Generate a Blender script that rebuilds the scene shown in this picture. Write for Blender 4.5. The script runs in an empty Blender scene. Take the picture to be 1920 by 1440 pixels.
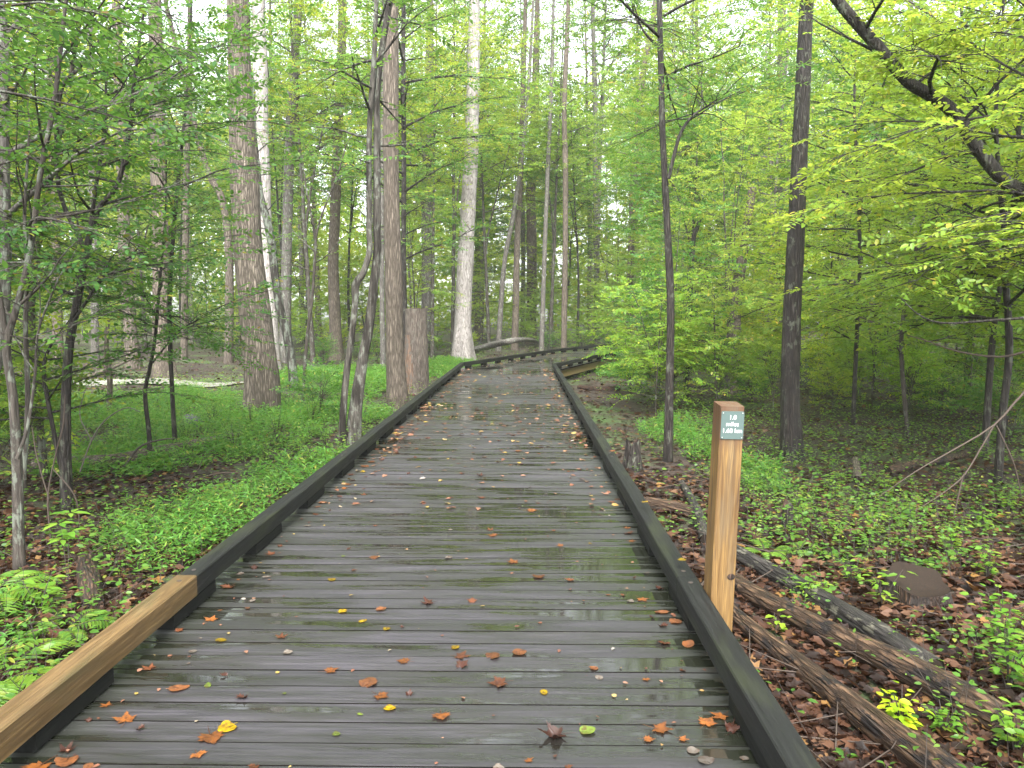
import bpy, math, random
import numpy as np
from mathutils import Vector, Matrix

R = math.radians
scene = bpy.context.scene
COL = scene.collection

# ------------------------------------------------------------------ camera, sky, sun, exposure
EYE = 1.55
FPX = 1450.0
PITCH = math.atan(130 / FPX)
YAW = math.atan(22 / FPX)
cam_data = bpy.data.cameras.new("camera")
cam_data.sensor_width = 36.0
cam_data.lens = 36.0 * FPX / 1920.0
cam_data.clip_end = 2000.0
cam = bpy.data.objects.new("camera", cam_data)
COL.objects.link(cam)
cam.location = (0, 0, EYE)
cam.rotation_euler = (math.pi / 2 - PITCH, 0, YAW)
scene.camera = cam

SUN_EL, SUN_AZ = R(51), R(178)          # azimuth measured from +Y towards +X
world = bpy.data.worlds.new("World")
scene.world = world
world.use_nodes = True
wn = world.node_tree
for n in list(wn.nodes):
    wn.nodes.remove(n)
sky = wn.nodes.new("ShaderNodeTexSky")
sky.sky_type = 'NISHITA'
sky.sun_disc = False
sky.sun_elevation = SUN_EL
sky.sun_rotation = SUN_AZ
sky.dust_density = 3.0
hs = wn.nodes.new("ShaderNodeHueSaturation")
hs.inputs['Saturation'].default_value = 0.22
bg = wn.nodes.new("ShaderNodeBackground")
bg.inputs['Strength'].default_value = 0.15
wo = wn.nodes.new("ShaderNodeOutputWorld")
wn.links.new(sky.outputs[0], hs.inputs['Color'])
wn.links.new(hs.outputs[0], bg.inputs['Color'])
wn.links.new(bg.outputs[0], wo.inputs['Surface'])

sun_data = bpy.data.lights.new("sun", 'SUN')
sun_data.energy = 1.5
sun_data.angle = R(25)
sun_data.color = (1.0, 0.97, 0.92)
sun = bpy.data.objects.new("sun", sun_data)
COL.objects.link(sun)
sd = Vector((math.sin(SUN_AZ) * math.cos(SUN_EL), math.cos(SUN_AZ) * math.cos(SUN_EL), math.sin(SUN_EL)))
sun.rotation_euler = sd.to_track_quat('Z', 'Y').to_euler()

scene.view_settings.view_transform = 'Standard'
scene.view_settings.look = 'None'
scene.view_settings.gamma = 1.0
scene.view_settings.exposure = 2.6
scene.cycles.max_bounces = 10
scene.cycles.diffuse_bounces = 6
scene.cycles.transmission_bounces = 8
scene.cycles.glossy_bounces = 3
scene.cycles.volume_bounces = 1
scene.cycles.caustics_reflective = False
scene.cycles.caustics_refractive = False

# ------------------------------------------------------------------ helpers
CX, HALF = -0.4575, 1.3125        # middle of the boardwalk, and from there to the kerb
_cp, _sp = math.cos(PITCH), math.sin(PITCH)
_cy, _sy = math.cos(YAW), math.sin(YAW)


def ray(px, py):
    """direction of a photograph pixel in the world"""
    x = (px - 960) / FPX
    y = -(py - 720) / FPX
    f, u = _cp + y * _sp, -_sp + y * _cp        # forward and up
    return Vector((x * _cy - f * _sy, f * _cy + x * _sy, u))


def at(px, py, dist):
    """the point seen at a pixel, at the given distance along +Y"""
    d = ray(px, py)
    s = dist / d.y
    return Vector((d.x * s, dist, EYE + d.z * s))


def on_ground(px, py, z=None):
    d = ray(px, py)
    zz = -0.36 if z is None else z
    for _ in range(4 if z is None else 1):
        s = (zz - EYE) / d.z
        p = Vector((d.x * s, d.y * s, zz))
        if z is None:
            zz = ground_z(p.x, p.y)
    return p


def ground_z(x, y):
    x = np.asarray(x, float); y = np.asarray(y, float)
    b = 0.05 * np.sin(0.9 * x + 1.3) * np.cos(0.7 * y + 0.4) + 0.035 * np.sin(2.1 * x - 0.8 * y) \
        + 0.03 * np.cos(1.7 * y + 2.3 * x + 1.0) + 0.10 * np.sin(0.21 * x + 0.5) * np.cos(0.17 * y)
    near = np.clip((np.abs(x + 0.45) - 1.3) / 2.0, 0, 1)
    z = -0.40 + b * (0.35 + 0.65 * near)
    z = z + 0.05 * np.clip((-x - 1.5) / 3, 0, 1)
    z = z + 0.0075 * np.clip(y - 40, 0, 60)      # the wood rises a little far off
    if z.ndim == 0:
        return float(z)
    return z


def vnoise(u, v, seed=0):
    """smooth value noise on numpy arrays"""
    def h(i, j):
        n = np.sin(i * 127.1 + j * 311.7 + seed * 74.7) * 43758.5453
        return n - np.floor(n)
    iu, iv = np.floor(u), np.floor(v)
    fu, fv = u - iu, v - iv
    fu = fu * fu * (3 - 2 * fu); fv = fv * fv * (3 - 2 * fv)
    a = h(iu, iv) * (1 - fu) + h(iu + 1, iv) * fu
    b = h(iu, iv + 1) * (1 - fu) + h(iu + 1, iv + 1) * fu
    return a * (1 - fv) + b * fv


def tag(o, label=None, cat=None, group=None, kind=None):
    if label: o["label"] = label
    if cat: o["category"] = cat
    if group: o["group"] = group
    if kind: o["kind"] = kind
    return o


def empty(name, loc=(0, 0, 0), rz=0.0):
    o = bpy.data.objects.new(name, None)
    COL.objects.link(o)
    o.empty_display_size = 0.2
    o.location = loc
    o.rotation_euler = (0, 0, rz)
    return o


class MB:
    """collects vertices and faces and builds ONE mesh"""

    def __init__(self):
        self.v, self.f, self.n = [], [], 0

    def add(self, verts, faces, mat=0):
        verts = np.asarray(verts, float).reshape(-1, 3)
        for f in faces:
            f = np.asarray(f, np.int64)
            if f.size:
                self.f.append((f + self.n, mat))
        self.v.append(verts)
        self.n += len(verts)

    def mesh(self, name, mats, smooth=True):
        me = bpy.data.meshes.new(name)
        if not self.v:
            return me
        V = np.concatenate(self.v)
        loops, tot, mi = [], [], []
        for f, m in self.f:
            loops.append(f.ravel())
            tot.append(np.full(len(f), f.shape[1], np.int32))
            mi.append(np.full(len(f), m, np.int32))
        loops = np.concatenate(loops).astype(np.int32)
        tot = np.concatenate(tot)
        mi = np.concatenate(mi)
        me.vertices.add(len(V))
        me.vertices.foreach_set("co", V.astype(np.float32).ravel())
        me.loops.add(len(loops))
        me.loops.foreach_set("vertex_index", loops)
        me.polygons.add(len(tot))
        me.polygons.foreach_set("loop_start", np.concatenate([[0], np.cumsum(tot)[:-1]]).astype(np.int32))
        me.polygons.foreach_set("loop_total", tot)
        for m in mats:
            me.materials.append(m)
        me.polygons.foreach_set("material_index", mi)
        me.polygons.foreach_set("use_smooth", np.full(len(tot), smooth, bool))
        me.update(calc_edges=True)
        return me

    def build(self, name, mats, parent=None, smooth=True, loc=None):
        if not isinstance(mats, (list, tuple)):
            mats = [mats]
        o = bpy.data.objects.new(name, self.mesh(name, mats, smooth))
        COL.objects.link(o)
        if parent is not None: o.parent = parent
        if loc is not None: o.location = loc
        return o


def link_mesh(name, me, parent=None, color=None):
    o = bpy.data.objects.new(name, me)
    COL.objects.link(o)
    if parent is not None: o.parent = parent
    if color is not None: o.color = (*color, 1)
    return o


def norm(a):
    return a / np.maximum(np.linalg.norm(a, axis=-1, keepdims=True), 1e-9)


def resample(pts, n):
    """smooth (Catmull-Rom) resampling of a polyline"""
    P = np.asarray([tuple(p) for p in pts], float)
    if len(P) == 2:
        t = np.linspace(0, 1, n)[:, None]
        return P[0] * (1 - t) + P[1] * t
    Q = np.vstack([2 * P[0] - P[1], P, 2 * P[-1] - P[-2]])
    out = []
    m = len(P) - 1
    for s in np.linspace(0, m, n):
        i = min(int(s), m - 1); t = s - i
        a, b, c, d = Q[i], Q[i + 1], Q[i + 2], Q[i + 3]
        out.append(0.5 * (2 * b + (c - a) * t + (2 * a - 5 * b + 4 * c - d) * t * t + (3 * b - a - 3 * c + d) * t ** 3))
    return np.array(out)


def tube(mb, P, rad, sides=8, mat=0, rough=0.0, seed=0, caps=(False, True), capmat=None, lobes=0.0, fine=9.0):
    P = np.asarray(P, float)
    n = len(P)
    rad = np.broadcast_to(np.asarray(rad, float), (n,))
    T = norm(np.gradient(P, axis=0))
    ref = np.array([1.0, 0, 0]) if abs(T[0][0]) < 0.8 else np.array([0, 1.0, 0])
    U = np.zeros_like(P)
    u = norm(ref - T[0] * np.dot(ref, T[0]))
    for i in range(n):
        u = u - T[i] * np.dot(u, T[i]); u = u / np.linalg.norm(u)
        U[i] = u
    W = np.cross(T, U)
    a = np.arange(sides) / sides * 2 * math.pi
    r = rad[:, None] * np.ones((1, sides))
    if rough > 0:
        L = np.concatenate([[0], np.cumsum(np.linalg.norm(np.diff(P, axis=0), axis=1))])
        A = np.cos(a)[None, :] * 1.0 + seed; B = np.sin(a)[None, :]
        k = fine
        nz = vnoise(a[None, :] / (2 * math.pi) * sides * 0.5 + 0 * L[:, None], L[:, None] * k * 0.25 + 0 * a[None, :], seed) - 0.5
        nz2 = vnoise(A * 1.7 + 5, B * 1.7 + L[:, None] * 1.1, seed + 3) - 0.5
        r = r * (1 + rough * nz + rough * 1.6 * nz2)
    if lobes > 0:
        L = np.concatenate([[0], np.cumsum(np.linalg.norm(np.diff(P, axis=0), axis=1))])
        fl = np.exp(-L / (rad[0] * 1.6 + 0.05))[:, None]
        r = r * (1 + lobes * fl * (0.55 + 0.45 * np.sin(a[None, :] * 4 + seed) + 0.25 * np.sin(a[None, :] * 7 + seed * 2)))
    V = P[:, None, :] + r[..., None] * (np.cos(a)[None, :, None] * U[:, None, :] + np.sin(a)[None, :, None] * W[:, None, :])
    idx = np.arange(n * sides).reshape(n, sides)
    q = np.stack([idx[:-1], np.roll(idx[:-1], -1, 1), np.roll(idx[1:], -1, 1), idx[1:]], -1).reshape(-1, 4)
    mb.add(V.reshape(-1, 3), [q], mat)
    cm = mat if capmat is None else capmat
    for end, on in ((0, caps[0]), (n - 1, caps[1])):
        if on:
            ring = V[end]
            c = P[end]
            vv = np.vstack([ring, c[None]])
            j = np.arange(sides)
            t = np.stack([j, np.roll(j, -1), np.full(sides, sides)], -1)
            if end == 0: t = t[:, ::-1]
            mb.add(vv, [t], cm)


def fast_tubes(mb, A, B, ra, rb, mat=0):
    """many straight three-sided twigs at once"""
    if len(A) == 0: return
    A = np.asarray(A); B = np.asarray(B)
    D = norm(B - A)
    ref = np.where(np.abs(D[:, 2:3]) < 0.9, np.array([[0, 0, 1.0]]), np.array([[1.0, 0, 0]]))
    U = norm(np.cross(D, ref)); W = np.cross(D, U)
    V = []
    for P, r in ((A, ra), (B, rb)):
        r = np.broadcast_to(np.asarray(r, float), (len(A),))[:, None]
        for k in range(3):
            c, s = math.cos(k * 2.094), math.sin(k * 2.094)
            V.append(P + r * (c * U + s * W))
    V = np.stack(V, 1)
    b = (np.arange(len(A)) * 6)[:, None]
    q = np.concatenate([b + np.array([[k, (k + 1) % 3, 3 + (k + 1) % 3, 3 + k]]) for k in range(3)])
    mb.add(V.reshape(-1, 3), [q], mat)


# leaf outlines: (along, across, lift); midrib points first
LEAF_A = (np.array([[0, 0, 0], [.32, 0, -.03], [.68, 0, -.01], [1, 0, -.08],
                    [.26, .46, .05], [.64, .40, .03], [.26, -.46, .05], [.64, -.40, .03]]),
          [np.array([[1, 2, 5, 4], [2, 1, 6, 7]]), np.array([[0, 1, 4], [2, 3, 5], [1, 0, 6], [3, 2, 7]])])
LEAF_B = (np.array([[0, 0, 0], [.45, .5, .05], [1, 0, -.04], [.45, -.5, .05]]),
          [np.array([[0, 2, 1], [0, 3, 2]])])
LEAF_G = (np.array([[0, 0, 0], [.35, .5, 0.04], [.35, -.5, .04], [.7, .38, .0], [.7, -.38, .0], [1, 0, -.14]]),
          [np.array([[0, 2, 4, 3]])[:0], np.array([[0, 2, 1], [3, 4, 5]]), np.array([[1, 2, 4, 3]])])


_la = np.radians([180, 128, 104, 82, 62, 40, 22, 0, -22, -40, -62, -82, -104, -128])
_lr = np.array([.12, .42, .40, .56, .34, .58, .36, .72, .36, .58, .34, .56, .40, .42])
LEAF_L = (np.column_stack([np.concatenate([[.35], .35 + _lr * np.cos(_la)]), np.concatenate([[0], _lr * np.sin(_la)]),
                           np.concatenate([[-.05], .10 * np.sin(_la * 2.3 + .6) + .05])]),
          [np.array([[0, 1 + (i + 1) % 14, 1 + i] for i in range(14)])])


def add_leaves(mb, pos, d, nrm, size, width=0.5, kind=LEAF_B, mat=0):
    if len(pos) == 0: return
    d = norm(d)
    s = norm(np.cross(nrm, d))
    nn = np.cross(d, s)
    tv, tf = kind
    size = np.broadcast_to(np.asarray(size, float), (len(pos),))
    V = pos[:, None, :] + size[:, None, None] * (tv[None, :, 0:1] * d[:, None, :] + width * tv[None, :, 1:2] * s[:, None, :]
                                                 + tv[None, :, 2:3] * nn[:, None, :])
    b = (np.arange(len(pos)) * len(tv))[:, None, None]
    fs = [(f[None] + b).reshape(-1, f.shape[1]) for f in tf if len(f)]
    mb.add(V.reshape(-1, 3), fs, mat)


def sprays(mb, O, D, N, L, k, leaf, rng, width=0.5, kind=LEAF_B, mat=0, twig=None, ang=(35, 70), jit=0.25):
    """flat sprays: a twig with leaves set alternately to its two sides"""
    O = np.asarray(O, float); D = norm(np.asarray(D, float)); N = np.asarray(N, float)
    L = np.asarray(L, float)
    if len(O) == 0: return
    S = norm(np.cross(N, D)); N = np.cross(D, S)
    n = len(O)
    if twig is not None:
        fast_tubes(mb, O, O + D * L[:, None] - np.array([0, 0, 1.]) * (L * .12)[:, None], 0.0022, 0.0009, twig)
    for j in range(k):
        t = (j + 0.35 + 0.4 * rng.random(n)) / k
        side = 1.0 if j % 2 else -1.0
        if j == k - 1:
            a = rng.uniform(-0.25, 0.25, n)
        else:
            a = side * np.radians(rng.uniform(ang[0], ang[1], n))
        d = D * np.cos(a)[:, None] + S * np.sin(a)[:, None] + rng.normal(0, jit * .5, (n, 3))
        d[:, 2] -= 0.12
        nn = N + rng.normal(0, jit, (n, 3))
        p = O + D * (L * t)[:, None]
        p[:, 2] -= L * .12 * t * t
        sz = leaf * rng.uniform(0.65, 1.2, n)
        add_leaves(mb, p, d, nn, sz, width, kind, mat)


# ------------------------------------------------------------------ materials
def new_mat(name):
    m = bpy.data.materials.new(name)
    m.use_nodes = True
    nt = m.node_tree
    for n in list(nt.nodes): nt.nodes.remove(n)
    out = nt.nodes.new("ShaderNodeOutputMaterial")
    return m, nt, out


class NT:
    def __init__(self, nt): self.nt = nt

    def n(self, t, **kw):
        o = self.nt.nodes.new(t)
        for k, v in kw.items():
            if k in o.inputs: o.inputs[k].default_value = v
            else: setattr(o, k, v)
        return o

    def l(self, a, b): self.nt.links.new(a, b)

    def ramp(self, stops, fac=None, interp='LINEAR'):
        r = self.nt.nodes.new("ShaderNodeValToRGB")
        r.color_ramp.interpolation = interp
        e = r.color_ramp.elements
        while len(e) < len(stops): e.new(0.5)
        for i, (p, c) in enumerate(stops):
            e[i].position = p
            e[i].color = (*c, 1) if len(c) == 3 else c
        if fac is not None: self.l(fac, r.inputs[0])
        return r

    def mix(self, a, b, fac, mode='MIX'):
        m = self.nt.nodes.new("ShaderNodeMix")
        m.data_type = 'RGBA'; m.blend_type = mode
        for s, v in ((m.inputs[0], fac), (m.inputs[6], a), (m.inputs[7], b)):
            if hasattr(v, 'type') and hasattr(v, 'is_linked'): self.l(v, s)
            elif isinstance(v, (int, float)): s.default_value = v
            else: s.default_value = (*v, 1)
        return m.outputs[2]

    def math(self, op, a, b=None, clamp=False):
        m = self.nt.nodes.new("ShaderNodeMath"); m.operation = op; m.use_clamp = clamp
        for s, v in ((m.inputs[0], a), (m.inputs[1], b)):
            if v is None: continue
            if hasattr(v, 'is_linked'): self.l(v, s)
            else: s.default_value = v
        return m.outputs[0]

    def noise(self, vec, scale, detail=4, rough=.55, dist=0.0):
        n = self.n("ShaderNodeTexNoise")
        n.inputs['Scale'].default_value = scale; n.inputs['Detail'].default_value = detail
        n.inputs['Roughness'].default_value = rough; n.inputs['Distortion'].default_value = dist
        if vec is not None: self.l(vec, n.inputs['Vector'])
        return n

    def mapping(self, vec, scale=(1, 1, 1), loc=(0, 0, 0), rot=(0, 0, 0)):
        m = self.n("ShaderNodeMapping")
        m.inputs['Scale'].default_value = scale; m.inputs['Location'].default_value = loc
        m.inputs['Rotation'].default_value = rot
        self.l(vec, m.inputs['Vector'])
        return m.outputs[0]


def leaf_mat(name, stops, trans=(0.26, 0.45, 0.07), tf=0.46, rough=0.42, spec=0.35):
    m, nt, out = new_mat(name); g = NT(nt)
    geo = g.n("ShaderNodeNewGeometry"); oi = g.n("ShaderNodeObjectInfo")
    r = g.ramp(stops, geo.outputs['Random Per Island'])
    c = g.mix(r.outputs[0], oi.outputs['Color'], 1.0, 'MULTIPLY')
    b = g.n("ShaderNodeBsdfPrincipled")
    b.inputs['Roughness'].default_value = rough
    b.inputs['Specular IOR Level'].default_value = spec
    g.l(c, b.inputs['Base Color'])
    t = g.n("ShaderNodeBsdfTranslucent")
    tc = g.mix(c, trans, 0.5)
    tc = g.mix(tc, oi.outputs['Color'], 0.6, 'MULTIPLY')
    g.l(tc, t.inputs['Color'])
    mx = g.n("ShaderNodeMixShader"); mx.inputs[0].default_value = tf
    g.l(b.outputs[0], mx.inputs[1]); g.l(t.outputs[0], mx.inputs[2])
    g.l(mx.outputs[0], out.inputs['Surface'])
    return m


def bark_mat(name, dark, light, ridge=1.0, patch=None, patch_amt=0.5, rough=0.75, scale=1.0, wet=None):
    m, nt, out = new_mat(name); g = NT(nt)
    tc = g.n("ShaderNodeTexCoord")
    v = tc.outputs['Object']
    vs = g.mapping(v, (14 * scale, 14 * scale, 2.0 * scale))
    n1 = g.noise(vs, 2.2, 6, .6, .6)
    vz = g.mapping(v, (22 * scale, 22 * scale, 2.6 * scale))
    vo = g.n("ShaderNodeTexVoronoi"); vo.feature = 'DISTANCE_TO_EDGE'
    vo.inputs['Scale'].default_value = 1.3
    dm = g.mix(vz, n1.outputs['Color'], 0.35, 'LINEAR_LIGHT')
    g.l(dm, vo.inputs['Vector'])
    crack = g.ramp([(0.0, (0, 0, 0)), (0.28, (1, 1, 1))], vo.outputs[0])
    col = g.ramp([(0.32, tuple(x * .7 for x in dark)), (0.50, tuple((x + y) / 2 for x, y in zip(dark, light))), (0.68, tuple(x * 1.12 for x in light))], n1.outputs[0])
    c = g.mix(col.outputs[0], tuple(x * .45 for x in dark), g.math('MULTIPLY', g.math('SUBTRACT', 1.0, crack.outputs[0]), 0.95 * min(1, ridge)))
    big = g.noise(g.mapping(v, (1.5, 1.5, .5)), 1.4, 4, .6)
    c = g.mix(c, tuple(x * .55 for x in dark), g.ramp([(0.52, (0, 0, 0)), (0.72, (.7, .7, .7))], big.outputs[0]).outputs[0])
    if patch is not None:
        pn = g.noise(g.mapping(v, (6, 6, 3.0), (3, 1, 7)), 2.0, 6, .68, .3)
        f = g.ramp([(0.62 - .3 * patch_amt, (0, 0, 0)), (0.68 - .3 * patch_amt, (1, 1, 1))], pn.outputs[0])
        c = g.mix(c, patch, f.outputs[0])
    if wet is not None:       # a rain-wet streak down one side
        wn_ = g.noise(g.mapping(v, (5, 5, .7), (9, 4, 2)), 1.6, 4, .6)
        f = g.ramp([(0.5, (0, 0, 0)), (0.58, (1, 1, 1))], wn_.outputs[0])
        c = g.mix(c, wet, f.outputs[0])
    b = g.n("ShaderNodeBsdfPrincipled")
    b.inputs['Roughness'].default_value = rough
    b.inputs['Specular IOR Level'].default_value = .3
    g.l(c, b.inputs['Base Color'])
    bp = g.n("ShaderNodeBump"); bp.inputs['Strength'].default_value = 0.9
    bp.inputs['Distance'].default_value = 0.02 * ridge
    hgt = g.math('ADD', g.math('MULTIPLY', crack.outputs[0], .8), g.math('MULTIPLY', n1.outputs[0], .7))
    g.l(hgt, bp.inputs['Height']); g.l(bp.outputs[0], b.inputs['Normal'])
    g.l(b.outputs[0], out.inputs['Surface'])
    return m


def wood_mat(name, c1, c2, axis='X', rough=.4, algae=None, puddle=False, scale=1.0, spec=.5, knots=False, island=0.25, ring=.35):
    """sawn timber: grain along one axis; puddle=True lets rain water stand on it"""
    m, nt, out = new_mat(name); g = NT(nt)
    tc = g.n("ShaderNodeTexCoord"); v = tc.outputs['Object']
    geo = g.n("ShaderNodeNewGeometry")
    rnd = geo.outputs['Random Per Island']
    off = g.n("ShaderNodeCombineXYZ")
    for i, k in enumerate((37.0, 11.0, 23.0)):
        g.l(g.math('MULTIPLY', rnd, k), off.inputs[i])
    va = g.n("ShaderNodeVectorMath"); va.operation = 'ADD'
    g.l(v, va.inputs[0]); g.l(off.outputs[0], va.inputs[1])
    v2 = va.outputs[0]
    s = {'X': (1.2, 26, 26), 'Y': (26, 1.2, 26), 'Z': (26, 26, 1.2)}[axis]
    s = tuple(a * scale for a in s)
    gr = g.noise(g.mapping(v2, s), 2.5, 7, .62, .35)
    sl = {'X': (.5, 9, 9), 'Y': (9, .5, 9), 'Z': (9, 9, .5)}[axis]
    wv = g.noise(g.mapping(v2, tuple(a * scale for a in sl)), 2.0, 3, .5, 1.1)
    rings = g.math('SINE', g.math('MULTIPLY', wv.outputs[0], 42.0))
    col = g.ramp([(0.30, c1), (0.70, c2)], gr.outputs[0])
    c = g.mix(col.outputs[0], c1, g.math('MULTIPLY', g.math('MULTIPLY_ADD', rings, .5, True), ring))
    c = g.mix(c, tuple(x * .5 for x in c1), g.math('MULTIPLY', rnd, island * 2))
    if algae is not None:
        an = g.noise(g.mapping(v2, {'X': (.9, 4, 4), 'Y': (4, .9, 4), 'Z': (4, 4, .9)}[axis]), 1.7, 5, .65)
        f = g.ramp([(0.50, (0, 0, 0)), (0.74, (.85, .85, .85))], an.outputs[0])
        c = g.mix(c, algae, f.outputs[0])
    b = g.n("ShaderNodeBsdfPrincipled")
    b.inputs['Specular IOR Level'].default_value = spec
    bp = g.n("ShaderNodeBump"); bp.inputs['Distance'].default_value = 0.004
    bp.inputs['Strength'].default_value = .55
    g.l(gr.outputs[0], bp.inputs['Height'])
    rr = g.ramp([(0.3, (rough * .75,) * 3), (0.75, (min(1, rough * 1.25),) * 3)], gr.outputs[0]).outputs[0]
    if puddle:
        pn = g.noise(g.mapping(v2, (.85, 7.0, 1.0)), 1.35, 4, .6, .2)
        big = g.noise(g.mapping(v, (.35, .30, 1.0)), 1.0, 2, .5)
        sm = g.math('ADD', g.math('MULTIPLY', pn.outputs[0], .75), g.math('MULTIPLY', big.outputs[0], .55))
        pf = g.ramp([(0.672, (0, 0, 0)), (0.712, (1, 1, 1))], sm)
        damp = g.ramp([(0.55, (0, 0, 0)), (0.70, (1, 1, 1))], sm)
        rr = g.mix(rr, (.38, .38, .38), damp.outputs[0])
        rr = g.mix(rr, (.03, .03, .03), pf.outputs[0])
        c = g.mix(c, g.mix(c, (.012, .012, .007), .6), damp.outputs[0])
        sx = g.n("ShaderNodeSeparateXYZ"); g.l(v, sx.inputs[0])       # black-green growth along the kerbs
        en = g.noise(g.mapping(v, (3, 2.5, 1)), 1.5, 4, .6)
        ed = g.math('ADD', g.math('ABSOLUTE', g.math('SUBTRACT', sx.outputs[0], CX)), g.math('MULTIPLY', en.outputs[0], .22))
        c = g.mix(c, (.011, .013, .008), g.ramp([(.58, (0, 0, 0)), (.66, (.85, .85, .85))], g.math('MULTIPLY', ed, .5)).outputs[0])
        g.l(g.math('MULTIPLY_ADD', pf.outputs[0], -0.47, True), bp.inputs['Strength'])
    g.l(c, b.inputs['Base Color']); g.l(rr, b.inputs['Roughness'])
    g.l(bp.outputs[0], b.inputs['Normal'])
    g.l(b.outputs[0], out.inputs['Surface'])
    return m


def flat_mat(name, col, rough=.5, metal=0.0, spec=.5):
    m, nt, out = new_mat(name); g = NT(nt)
    b = g.n("ShaderNodeBsdfPrincipled")
    tc = g.n("ShaderNodeTexCoord")
    nz = g.noise(tc.outputs['Object'], 60, 3, .6)
    c = g.mix(tuple(x * .88 for x in col), tuple(min(1, x * 1.08) for x in col), nz.outputs[0])
    g.l(c, b.inputs['Base Color'])
    b.inputs['Roughness'].default_value = rough
    b.inputs['Metallic'].default_value = metal
    b.inputs['Specular IOR Level'].default_value = spec
    g.l(b.outputs[0], out.inputs['Surface'])
    return m


G_STOPS = [(0.0, (.030, .090, .020)), (0.35, (.056, .145, .028)), (0.7, (.095, .20, .036)), (0.93, (.15, .23, .038)), (0.965, (.30, .26, .03)), (1.0, (.22, .10, .03))]
M_LEAF = leaf_mat("foliage_leaf", G_STOPS)
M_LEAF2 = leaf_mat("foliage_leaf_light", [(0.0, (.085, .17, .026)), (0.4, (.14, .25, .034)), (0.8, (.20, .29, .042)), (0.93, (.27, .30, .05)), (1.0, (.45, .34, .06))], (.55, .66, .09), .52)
M_GRASS = leaf_mat("grass_blade", [(0.0, (.04, .13, .020)), (0.5, (.08, .22, .034)), (0.9, (.13, .28, .04)), (1.0, (.32, .29, .06))], (.28, .52, .07), .45)
M_LITTER = leaf_mat("litter_leaf", [(0.0, (.006, .004, .003)), (0.35, (.016, .008, .005)), (0.62, (.036, .016, .009)), (0.82, (.066, .030, .016)), (0.93, (.10, .056, .034)), (1.0, (.16, .085, .022))], (.25, .10, .04), .12, .55, .2)
M_TWIG = flat_mat("twig_bark", (.035, .027, .022), .7)
M_TWIG_PALE = flat_mat("dead_twig", (.045, .031, .022), .8)

M_BARK_BROWN = bark_mat("brown_ridged_bark", (.10, .082, .064), (.22, .185, .15), 1.0)
M_BARK_TAN = bark_mat("tan_ridged_bark", (.098, .078, .060), (.20, .165, .132), .9)
M_BARK_WHITE = bark_mat("pale_smooth_bark", (.22, .198, .185), (.38, .352, .335), .4, (.13, .115, .10), .26, .7, .8)
M_BARK_GREY = bark_mat("grey_bark", (.085, .075, .066), (.17, .155, .14), .6, (.19, .205, .17), .22)
M_BARK_LICHEN = bark_mat("lichen_bark", (.035, .032, .027), (.085, .078, .066), .5, (.115, .13, .105), .5, wet=(.018, .015, .012))
M_BARK_MOTTLE = bark_mat("mottled_bark", (.045, .040, .033), (.10, .09, .076), .5, (.125, .132, .108), .32, wet=(.016, .013, .010))
M_BARK_DARK = bark_mat("dark_wet_bark", (.014, .011, .0095), (.042, .034, .028), .8, (.075, .08, .06), .18, .55)
M_BARK_SAPL = bark_mat("sapling_bark", (.032, .026, .021), (.075, .063, .052), .4, (.11, .12, .095), .3)
M_BARK_LOG = bark_mat("log_bark", (.042, .025, .015), (.135, .083, .048), 1.0, (.012, .009, .008), .32, .6, 1.2)
M_BARK_LOGGREY = bark_mat("grey_log_bark", (.018, .016, .0145), (.055, .049, .043), .8, (.105, .10, .075), .2, .65)
M_BARK_STUMP = bark_mat("stump_bark", (.078, .062, .050), (.165, .135, .112), .8, (.11, .098, .08), .25)
M_ROT = bark_mat("rotten_wood", (.035, .022, .015), (.14, .08, .05), 1.1, (.02, .015, .012), .4, .7, 1.4)
M_CUT = wood_mat("cut_wood", (.008, .0065, .0055), (.046, .031, .021), 'Z', .85, spec=.12, scale=1.6)
M_REDWOOD = bark_mat("reddish_bare_wood", (.115, .072, .050), (.195, .128, .090), .6, (.10, .085, .072), .45)

M_DECK = wood_mat("wet_deck_board", (.0078, .0064, .0086), (.037, .031, .0405), 'X', .64, (.016, .0135, .012), True, spec=1.0, island=.42)
M_EDGE = flat_mat("near_black_board_edge", (.008, .007, .006), .95, 0.0, .05)  # near-black colour for board sides, so the seams read as dark lines
M_BLOCK = wood_mat("dark_block_timber", (.0018, .0022, .0016), (.007, .008, .006), 'Y', .8, (.010, .013, .004), spec=.2)
M_RAIL = wood_mat("dark_kerb_timber", (.0024, .0030, .0023), (.0105, .0120, .0092), 'Y', .75, (.015, .019, .006), spec=.3)
M_RAILNEW = wood_mat("fresh_kerb_timber", (.050, .028, .008), (.16, .098, .034), 'Y', .6, (.050, .043, .015), island=.05, ring=.65)
M_JOIST = wood_mat("tan_joist", (.16, .105, .045), (.28, .20, .095), 'Y', .6, island=.1)
M_POST = wood_mat("orange_post_wood", (.060, .029, .007), (.225, .134, .038), 'Z', .6, island=0.0, scale=.9, ring=.6)
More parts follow.
